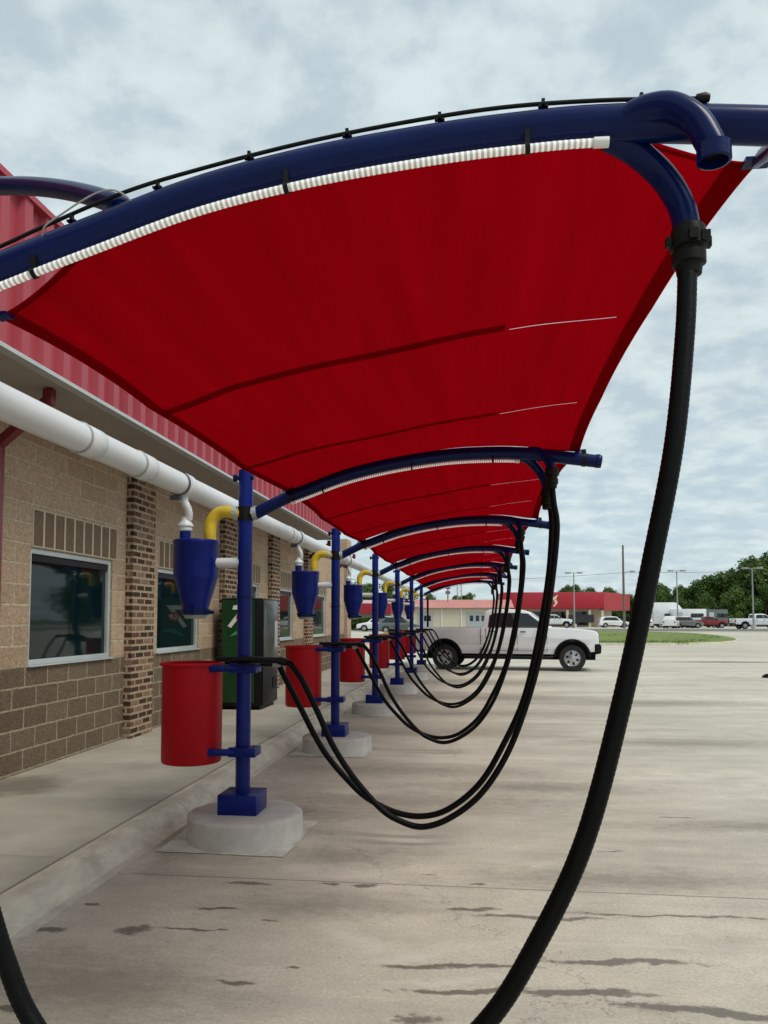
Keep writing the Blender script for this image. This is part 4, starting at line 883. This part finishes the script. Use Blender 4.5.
def box_trailer(x, y, w_, l_, h_, rz, m, label, name, cat, rounded=False):
    r = empty(name, (x, y, gz(y)), label, cat, None, rz)
    mb = MB(); 
    if rounded: o_ = [(-l_ / 2, .55), (l_ / 2, .55), (l_ / 2, h_ - .9), (l_ / 2 - .7, h_ - .05), (l_ / 2 - 1.2, h_), (-l_ / 2 + .3, h_), (-l_ / 2, h_ - .3)]
    else: o_ = [(-l_ / 2, .55), (l_ / 2, .55), (l_ / 2, h_ - .05), (l_ / 2 - .05, h_), (-l_ / 2 + .05, h_), (-l_ / 2, h_ - .05)]
    extr(mb, o_, w_ / 2); bd = mb.build('trailer_body', m, r, bevel=.04)
    mb = MB(); mb.box(-l_ / 2 + .5, -l_ / 2 + 1.2, -w_ / 2 - .012, -w_ / 2 + .01, .75, 2.3); mb.build('trailer_door', M['frame'], r)
    for q in (0, 1): mb = MB(); a = l_ * (.02 + .2 * q); mb.box(a, a + .9, -w_ / 2 - .014, -w_ / 2 + .01, 1.5, 2.1); mb.build('trailer_window', M['tint'], r)
    for s_ in (1, -1):
        for dx_ in (-.45, .45): wheel(dx_, s_ * (w_ / 2 - .14), .36, .22, r, s_)
    mb = MB(); mb.box(-l_ / 2 + .2, l_ / 2 - .2, -w_ / 2 + .2, w_ / 2 - .2, .38, .56); mb.tube([(l_ / 2, 0, .5), (l_ / 2 + 1, 0, .5)], .06, 8); mb.build('trailer_frame', M['black'], r); return r
box_trailer(31.0, 119, 2.5, 4.6, 2.75, .05, M['wpaint'], 'boxy white camper trailer left of the dark red pickup', 'camper_trailer', 'trailer')
box_trailer(35.6, 122, 2.5, 3.2, 2.7, .05, M['gpaint'], 'grey cargo trailer behind the dark red pickup', 'cargo_trailer', 'trailer')
box_trailer(27.9, 121, 2.6, 5.2, 3.75, -.1, M['wpaint'], 'tall white camper with sloped nose right of the black hose', 'camper', 'camper', True)

# ---------------------------------------------------------------- far buildings
Mred = mat('store_red_metal', (.40, .012, .03), .45, var=.08, vscale=.5); Mcream = mat('cream_stucco', (.60, .55, .42), .9, var=.06, vscale=.4)
Mpink = mat('faded_red_roof', (.52, .20, .17), .6, var=.15, vscale=.4); Mgrey = mat('grey_roll_door', (.40, .43, .44), .6); Mdark = mat('dark_opening', (.02, .022, .025), .5)
st = empty('red_store', (12, 130, gz(130)), 'far storefront with a deep bright red band above its entrance', 'store', None, .03)
mb = MB(); mb.box(-8.6, 10, 0, 12, 0, 3.2); mb.build('store_wall', Mcream, st, smooth=False)
mb = MB(); mb.box(-8.0, 8.2, -3.2, 12, 2.95, 5.6); mb.build('red_band', Mred, st, bevel=.05)
mb = MB(); mb.add([(8.2, -3.2, 2.75), (13.5, 2.5, 2.75), (13.5, 2.5, 5.4), (8.2, -3.2, 5.6), (8.2, 12, 2.75), (13.5, 12, 2.75), (13.5, 12, 5.4), (8.2, 12, 5.6)], [(0, 1, 2, 3), (1, 5, 6, 2), (3, 2, 6, 7), (0, 4, 5, 1)]); mb.build('angled_band', mat('store_red_lit_side', (.40, .05, .06), .5, var=.1), st, smooth=False)  # paler red paints in the lighter look of the angled face
for x in (-8, -4.5, -1, 2.5, 6, 8): mb = MB(); mb.box(x - .2, x + .2, -3.0, -2.6, 0, 2.75); mb.build('column', Mcream, st)
for x in (-7, -3.4, .3, 4): mb = MB(); mb.box(x, x + 2.4, -.04, .02, .3, 2.5); mb.build('shop_window', M['tint'], st)
# pale slanted emblem on the band
mb = MB()
mb.add([(0.1, -3.26, 4.7), (.75, -3.26, 5.05), (1.0, -3.26, 5.25), (.75, -3.26, 4.6), (.35, -3.26, 4.2)], [(0, 1, 2, 3, 4)]); mb.add([(.35, -3.26, 4.15), (.75, -3.26, 4.45), (.95, -3.26, 3.9), (.45, -3.26, 3.3), (.15, -3.26, 3.35), (.55, -3.26, 3.8)], [(0, 1, 2, 3, 4, 5)])
mb.build('emblem', mat('emblem_cream', (.75, .62, .42), .5), st, smooth=False)
mb = MB(); mb.box(2.6, 6.6, -3.3, -3.24, .75, 2.0); mb.build('dark_display', Mdark, st, smooth=False)

be = empty('beige_garage', (-3.5, 108, gz(108)), 'low cream garage building with faded red roof and roll up doors', 'garage building', None, .02)
mb = MB(); mb.box(-8, 8.3, 0, 12, 0, 2.85); mb.build('garage_wall', Mcream, be, smooth=False)
mb = MB(); mb.add([(-8.4, -.5, 2.83), (8.7, -.5, 2.83), (8.7, 6, 4.1), (-8.4, 6, 4.1), (-8.4, 12.5, 2.83), (8.7, 12.5, 2.83)], [(0, 1, 2, 3), (3, 2, 5, 4), (0, 3, 4), (1, 5, 2)]); mb.build('garage_roof', Mpink, be, smooth=False)
for x, w_ in ((-4.6, 2.2), (2.2, 3.0), (6.0, 1.6)):
    mb = MB(); mb.box(x, x + w_, -.05, .02, 0, 2.15); d = mb.build('roll_door', Mgrey, be, smooth=False)
    for q in range(3): mb = MB(); a = x + w_ * (.15 + .27 * q); mb.box(a, a + w_ * .16, -.07, -.04, 1.0, 1.75); mb.build('door_light', M['tint'], d, smooth=False)
for x in (-1.2, 1.5): mb = MB(); mb.box(x - .08, x + .08, -.1, -.02, 0, 2.83); mb.build('downpipe', M['white'], be, smooth=False)
lr = empty('red_strip_store', (-15.5, 100, gz(100)), 'far flat store with a bright red band seen left between the posts', 'store')
mb = MB(); mb.box(-8, 4.5, 0, 10, 0, 3.0); mb.build('store_wall', Mcream, lr, smooth=False)
mb = MB(); mb.box(-8.2, 4.7, -1.5, 10, 2.0, 3.3); mb.build('red_band', Mred, lr, smooth=False); mb = MB(); mb.box(-8, 4.2, -.5, 10, 3.3, 3.75); mb.build('roof_edge', M['white'], lr, smooth=False)

# ---------------------------------------------------------------- poles, lamps, wires, signs
def lamp(x, y, h_, label):
    r = empty('parking_lamp', (x, y, gz(y)), label, 'parking lamp', 'twin head parking lot lamps')
    mb = MB(); mb.lathe([(0, 0), (.3, 0), (.3, .6), (0, .6)], (0, 0, 0), 16); mb.build('lamp_footing', M['disc'], r)
    mb = MB(); mb.tube([(0, 0, .6), (0, 0, h_)], [.11, .075], 12); mb.build('lamp_pole', M['galv'], r)
    mb = MB(); mb.tube([(-.5, 0, h_ - .05), (.5, 0, h_ - .05)], .04, 8); mb.build('lamp_arm', M['galv'], r)
    for s_ in (1, -1): mb = MB(); mb.box(s_ * .85 - .38, s_ * .85 + .38, -.25, .25, h_ - .14, h_ + .06); mb.build('lamp_head', M['galv'], r, bevel=.03)
    return r
lamp(14.1, 114.5, 8.0, 'twin head parking lamp standing in front of the red store')
lamp(28.9, 116.2, 8.3, 'twin head parking lamp behind the white camper trailer')
lamp(34.0, 100.5, 7.6, 'twin head parking lamp at the right in front of the tall trees')
up = empty('utility_pole', (19.9, 108.1, gz(108)), 'tall plain grey utility pole just left of the black hose', 'utility pole')
mb = MB(); mb.tube([(0, 0, 0), (0, 0, 11.3)], [.19, .12], 12); mb.build('pole_shaft', M['wood'], up)
mb = MB(); mb.tube([(0, 0, 7.4), (.5, 0, 7.7), (1.1, 0, 7.75)], .035, 8); mb.box(.9, 1.5, -.14, .14, 7.62, 7.8); mb.build('street_light_arm', M['galv'], up)
def wire(a, b, sag, label):
    a = Vector(a); b = Vector(b); P = [a.lerp(b, i / 24) - Vector((0, 0, sag * 4 * (i / 24) * (1 - i / 24))) for i in range(25)]
    mb = MB(); mb.tube(P, .022, 6); return tag(mb.build('overhead_wire', M['black']), label, 'wire')
wire((19.9, 108.1, 8.0), (-30, 112, 6.8), .5, 'thin overhead wire running left from the utility pole')
wire((19.9, 108.1, 8.0), (70, 104, 9.6), .6, 'thin overhead wire running right from the utility pole over the trees')
sg = empty('pylon_sign', (-4.0, 112, gz(112)), 'two small dark sign boxes on a pole above the faded red roof', 'pylon sign')
mb = MB(); mb.tube([(0, 0, 0), (0, 0, 6.2)], .12, 10); mb.build('sign_pole', M['galv'], sg)
for z in (4.9, 5.6): mb = MB(); mb.box(-.35, .35, -.12, .12, z, z + .42); mb.build('sign_box', M['gpaint'], sg, bevel=.03)
lt = empty('lattice_mast', (-2.4, 114, gz(114)), 'short grey lattice mast rising behind the garage roof', 'mast')
mb = MB()
for sx in (-.3, .3): mb.tube([(sx, 0, 0), (sx, 0, 6.5)], .06, 8)
for i in range(9): mb.tube([(-.3, 0, .7 * i), (.3, 0, .7 * i + .7)], .035, 6)
mb.build('mast_frame', M['galv'], lt)
for x, h_, lb in ((-6.75, 2.9, 'left of two thin black posts in front of the garage'), (-6.05, 3.3, 'right, taller of two thin black posts in front of the garage')):
    pz = empty('black_post', (x, 98, gz(98)), lb, 'post'); mb = MB(); mb.tube([(0, 0, 0), (0, 0, h_ + .5)], .13, 10); mb.lathe([(0, 0), (.2, 0), (.2, .15), (.13, .2)], (0, 0, 0), 12); mb.lathe([(.13, 0), (.17, .03), (.1, .12), (0, .15)], (0, 0, h_ + .48), 12); mb.build('post_shaft', M['black'], pz)
# small dark wheel chock lying at the right edge
ck = MB(); ck.add([(-.14, -.08, 0), (.16, -.08, 0), (.10, -.07, .07), (-.02, -.07, .115), (-.12, -.07, .06), (-.14, .08, 0), (.16, .08, 0), (.10, .07, .07), (-.02, .07, .115), (-.12, .07, .06)], [(0, 1, 2, 3, 4), (9, 8, 7, 6, 5), (0, 5, 6, 1), (1, 6, 7, 2), (2, 7, 8, 3), (3, 8, 9, 4), (4, 9, 5, 0)])
o = ck.build('wheel_chock', M['black'], bevel=.01); o.location = (7.98, 22.6, 0); tag(o, 'small black rubber chock lying on the lot at the right edge', 'wheel chock')

# ---------------------------------------------------------------- trees
def make_tree(h_, rad, seed, leaf, m, nleaf, label, name='broadleaf_tree'):
    rnd = random.Random(seed); root = empty(name, (0, 0, 0), label, 'tree'); mb = MB(); P = []
    mb.tube([(0, 0, 0), (.1, 0, h_ * .25), (0, .1, h_ * .5), (.1, 0, h_ * .8)], [h_ * .028, h_ * .022, h_ * .015, .05], 8)
    blobs = []
    for k in range(26):
        a = rnd.uniform(0, 2 * pi); zz = rnd.uniform(.16, .93); rr = rad * (sin(pi * min(1, (zz + .08)) ** .8) ** .55) * rnd.uniform(.25, .85); c = Vector((rr * cos(a), rr * sin(a), zz * h_)); br = rad * rnd.uniform(.24, .42)
        blobs.append((c, br))
        if k % 3 == 0: mb.tube([(0, 0, h_ * (.2 + .4 * zz)), (c.x * .5, c.y * .5, (c.z + h_ * .3) * .55), tuple(c)], [h_ * .010, h_ * .007, .03], 6)
    mb.build('trunk', M['bark'], root); lf = MB()
    for _ in range(nleaf):
        c, br = rnd.choice(blobs); d = Vector((rnd.gauss(0, 1), rnd.gauss(0, 1), rnd.gauss(0, 1))).normalized(); p = c + d * br * (rnd.random() ** .35) * (1 + .25 * noise.noise(c + d * 2))
        nn = (d + Vector((rnd.gauss(0, .6), rnd.gauss(0, .6), rnd.gauss(.3, .6)))).normalized(); a = nn.orthogonal().normalized(); b = nn.cross(a); s_ = leaf * rnd.uniform(.5, 1.2); th = rnd.uniform(0, 2 * pi)
        u = (a * cos(th) + b * sin(th)) * s_; v = (b * cos(th) - a * sin(th)) * s_ * .6
        lf.add([p - u, p - v + nn * s_ * .15, p + u, p + v], [(0, 1, 2, 3)])
    lf.build('crown', m, root, smooth=False); return root
tA = make_tree(13, 5.2, 1, .30, M['leaf_dark'], 9000, ''); tB = make_tree(12, 5.5, 5, .32, M['leaf_mid'], 9000, ''); tC = make_tree(11.5, 4.8, 9, .28, M['leaf_dark'], 8000, '')
protos = [tA, tB, tC]; used = set(); rnd = random.Random(11)
tl = []
# treeline climbing to the right: (x, y, height)
for i in range(24):
    f = i / 23; x = 33 + 32 * f + rnd.uniform(-1, 1); y = 172 - 26 * f + rnd.uniform(-4, 4); h_ = (6.6 + 12.0 * f ** 1.2 + rnd.uniform(-.9, .9)) * .9; tl.append((x, y, h_))
for i in range(7): tl.append((37 + i * 4.4, 150 - i * 2.2 + rnd.uniform(-2, 2), 5.2 + i * .85 + rnd.uniform(-.4, .4)))
back = [(23, 160, 7.6), (18.5, 162, 7.8), (28, 165, 7.2), (-1.4, 150, 6.4), (-4, 156, 6.0), (-13.4, 118, 7.0), (-10.4, 125, 6.2), (-22, 120, 8.5), (-9.5, 160, 6.5), (-17, 122, 6.6), (20.5, 163, 8.3), (26, 158, 7.3)]
words = ['rightmost', 'second from the right', 'third from the right', 'fourth from the right', 'fifth from the right', 'sixth from the right', 'seventh from the right', 'eighth from the right', 'ninth from the right', 'tenth from the right', 'eleventh from the right', 'twelfth from the right']
def put(x, y, h_, base, label, group):
    o = base if base.name not in used else copy_tree(base)
    used.add(base.name); k = h_ / base_h[base.name]; o.location = (x, y, gz(y) - .1); o.scale = (k * rnd.uniform(.9, 1.25),) * 2 + (k,); o.rotation_euler = (0, 0, rnd.uniform(0, 6.3)); o['label'] = label; o['group'] = group; return o
base_h = {tA.name: 13.0, tB.name: 12.0, tC.name: 11.5}
lowlab = ['first', 'second', 'third', 'fourth', 'fifth', 'sixth', 'seventh']
tl = sorted(tl[:24], key=lambda q: q[0] / q[1]) + tl[24:]
NUM = 'first second third fourth fifth sixth seventh eighth ninth tenth eleventh twelfth'.split()
for i, (x, y, h_) in enumerate(tl):
    b = protos[rnd.randrange(3)]
    if i < 24: lab = (NUM[i] + ' tree from the left along the tall wood edge') if i < 12 else (NUM[23 - i] + ' tree from the right along the tall wood edge'); g_ = 'crowded trees of the wood edge'
    else: lab = 'lower bushy tree at the foot of the wood, ' + lowlab[i - 24] + ' from the left'; g_ = 'lower trees before the wood'
    put(x, y, h_, b, lab, g_)
bl = ['tree behind the red store, above its right part', 'small tree behind the middle of the red store', 'tree rising right of the red store behind the utility pole', 'lone tree top above the faded red roof', 'low tree farther left behind the faded red roof', 'tree seen between the second and third posts', 'green tree behind the strip store nearest the third post', 'tree farthest left behind the car wash', 'low tree behind the garage roof at its left end', 'tree just left of the strip store crown', 'roundest tree of the clump over the right half of the red store', 'tree over the angled end of the red store']
for (x, y, h_), lb in zip(back, bl): put(x, y, h_, protos[rnd.randrange(3)], lb, 'single trees behind the far buildings')
# clipped hedge in front of the strip store
hb = MB(); rnd2 = random.Random(4)
for _ in range(5000):
    p = Vector((rnd2.uniform(-3.4, 3.4), rnd2.uniform(-.6, .6), 0)); p.z = 1.5 * rnd2.random() ** .6 + .12 * noise.noise(p * 1.3)
    nn = Vector((rnd2.gauss(0, 1), rnd2.gauss(-.6, 1), rnd2.gauss(.5, 1))).normalized(); a = nn.orthogonal().normalized() * .13; b = nn.cross(a) * .7
    hb.add([p - a, p - b, p + a, p + b], [(0, 1, 2, 3)])
o = hb.build('hedge', M['leaf_dark'], smooth=False); o.location = (-13.0, 92, gz(92)); tag(o, 'low dark green hedge in front of the strip store', 'hedge')
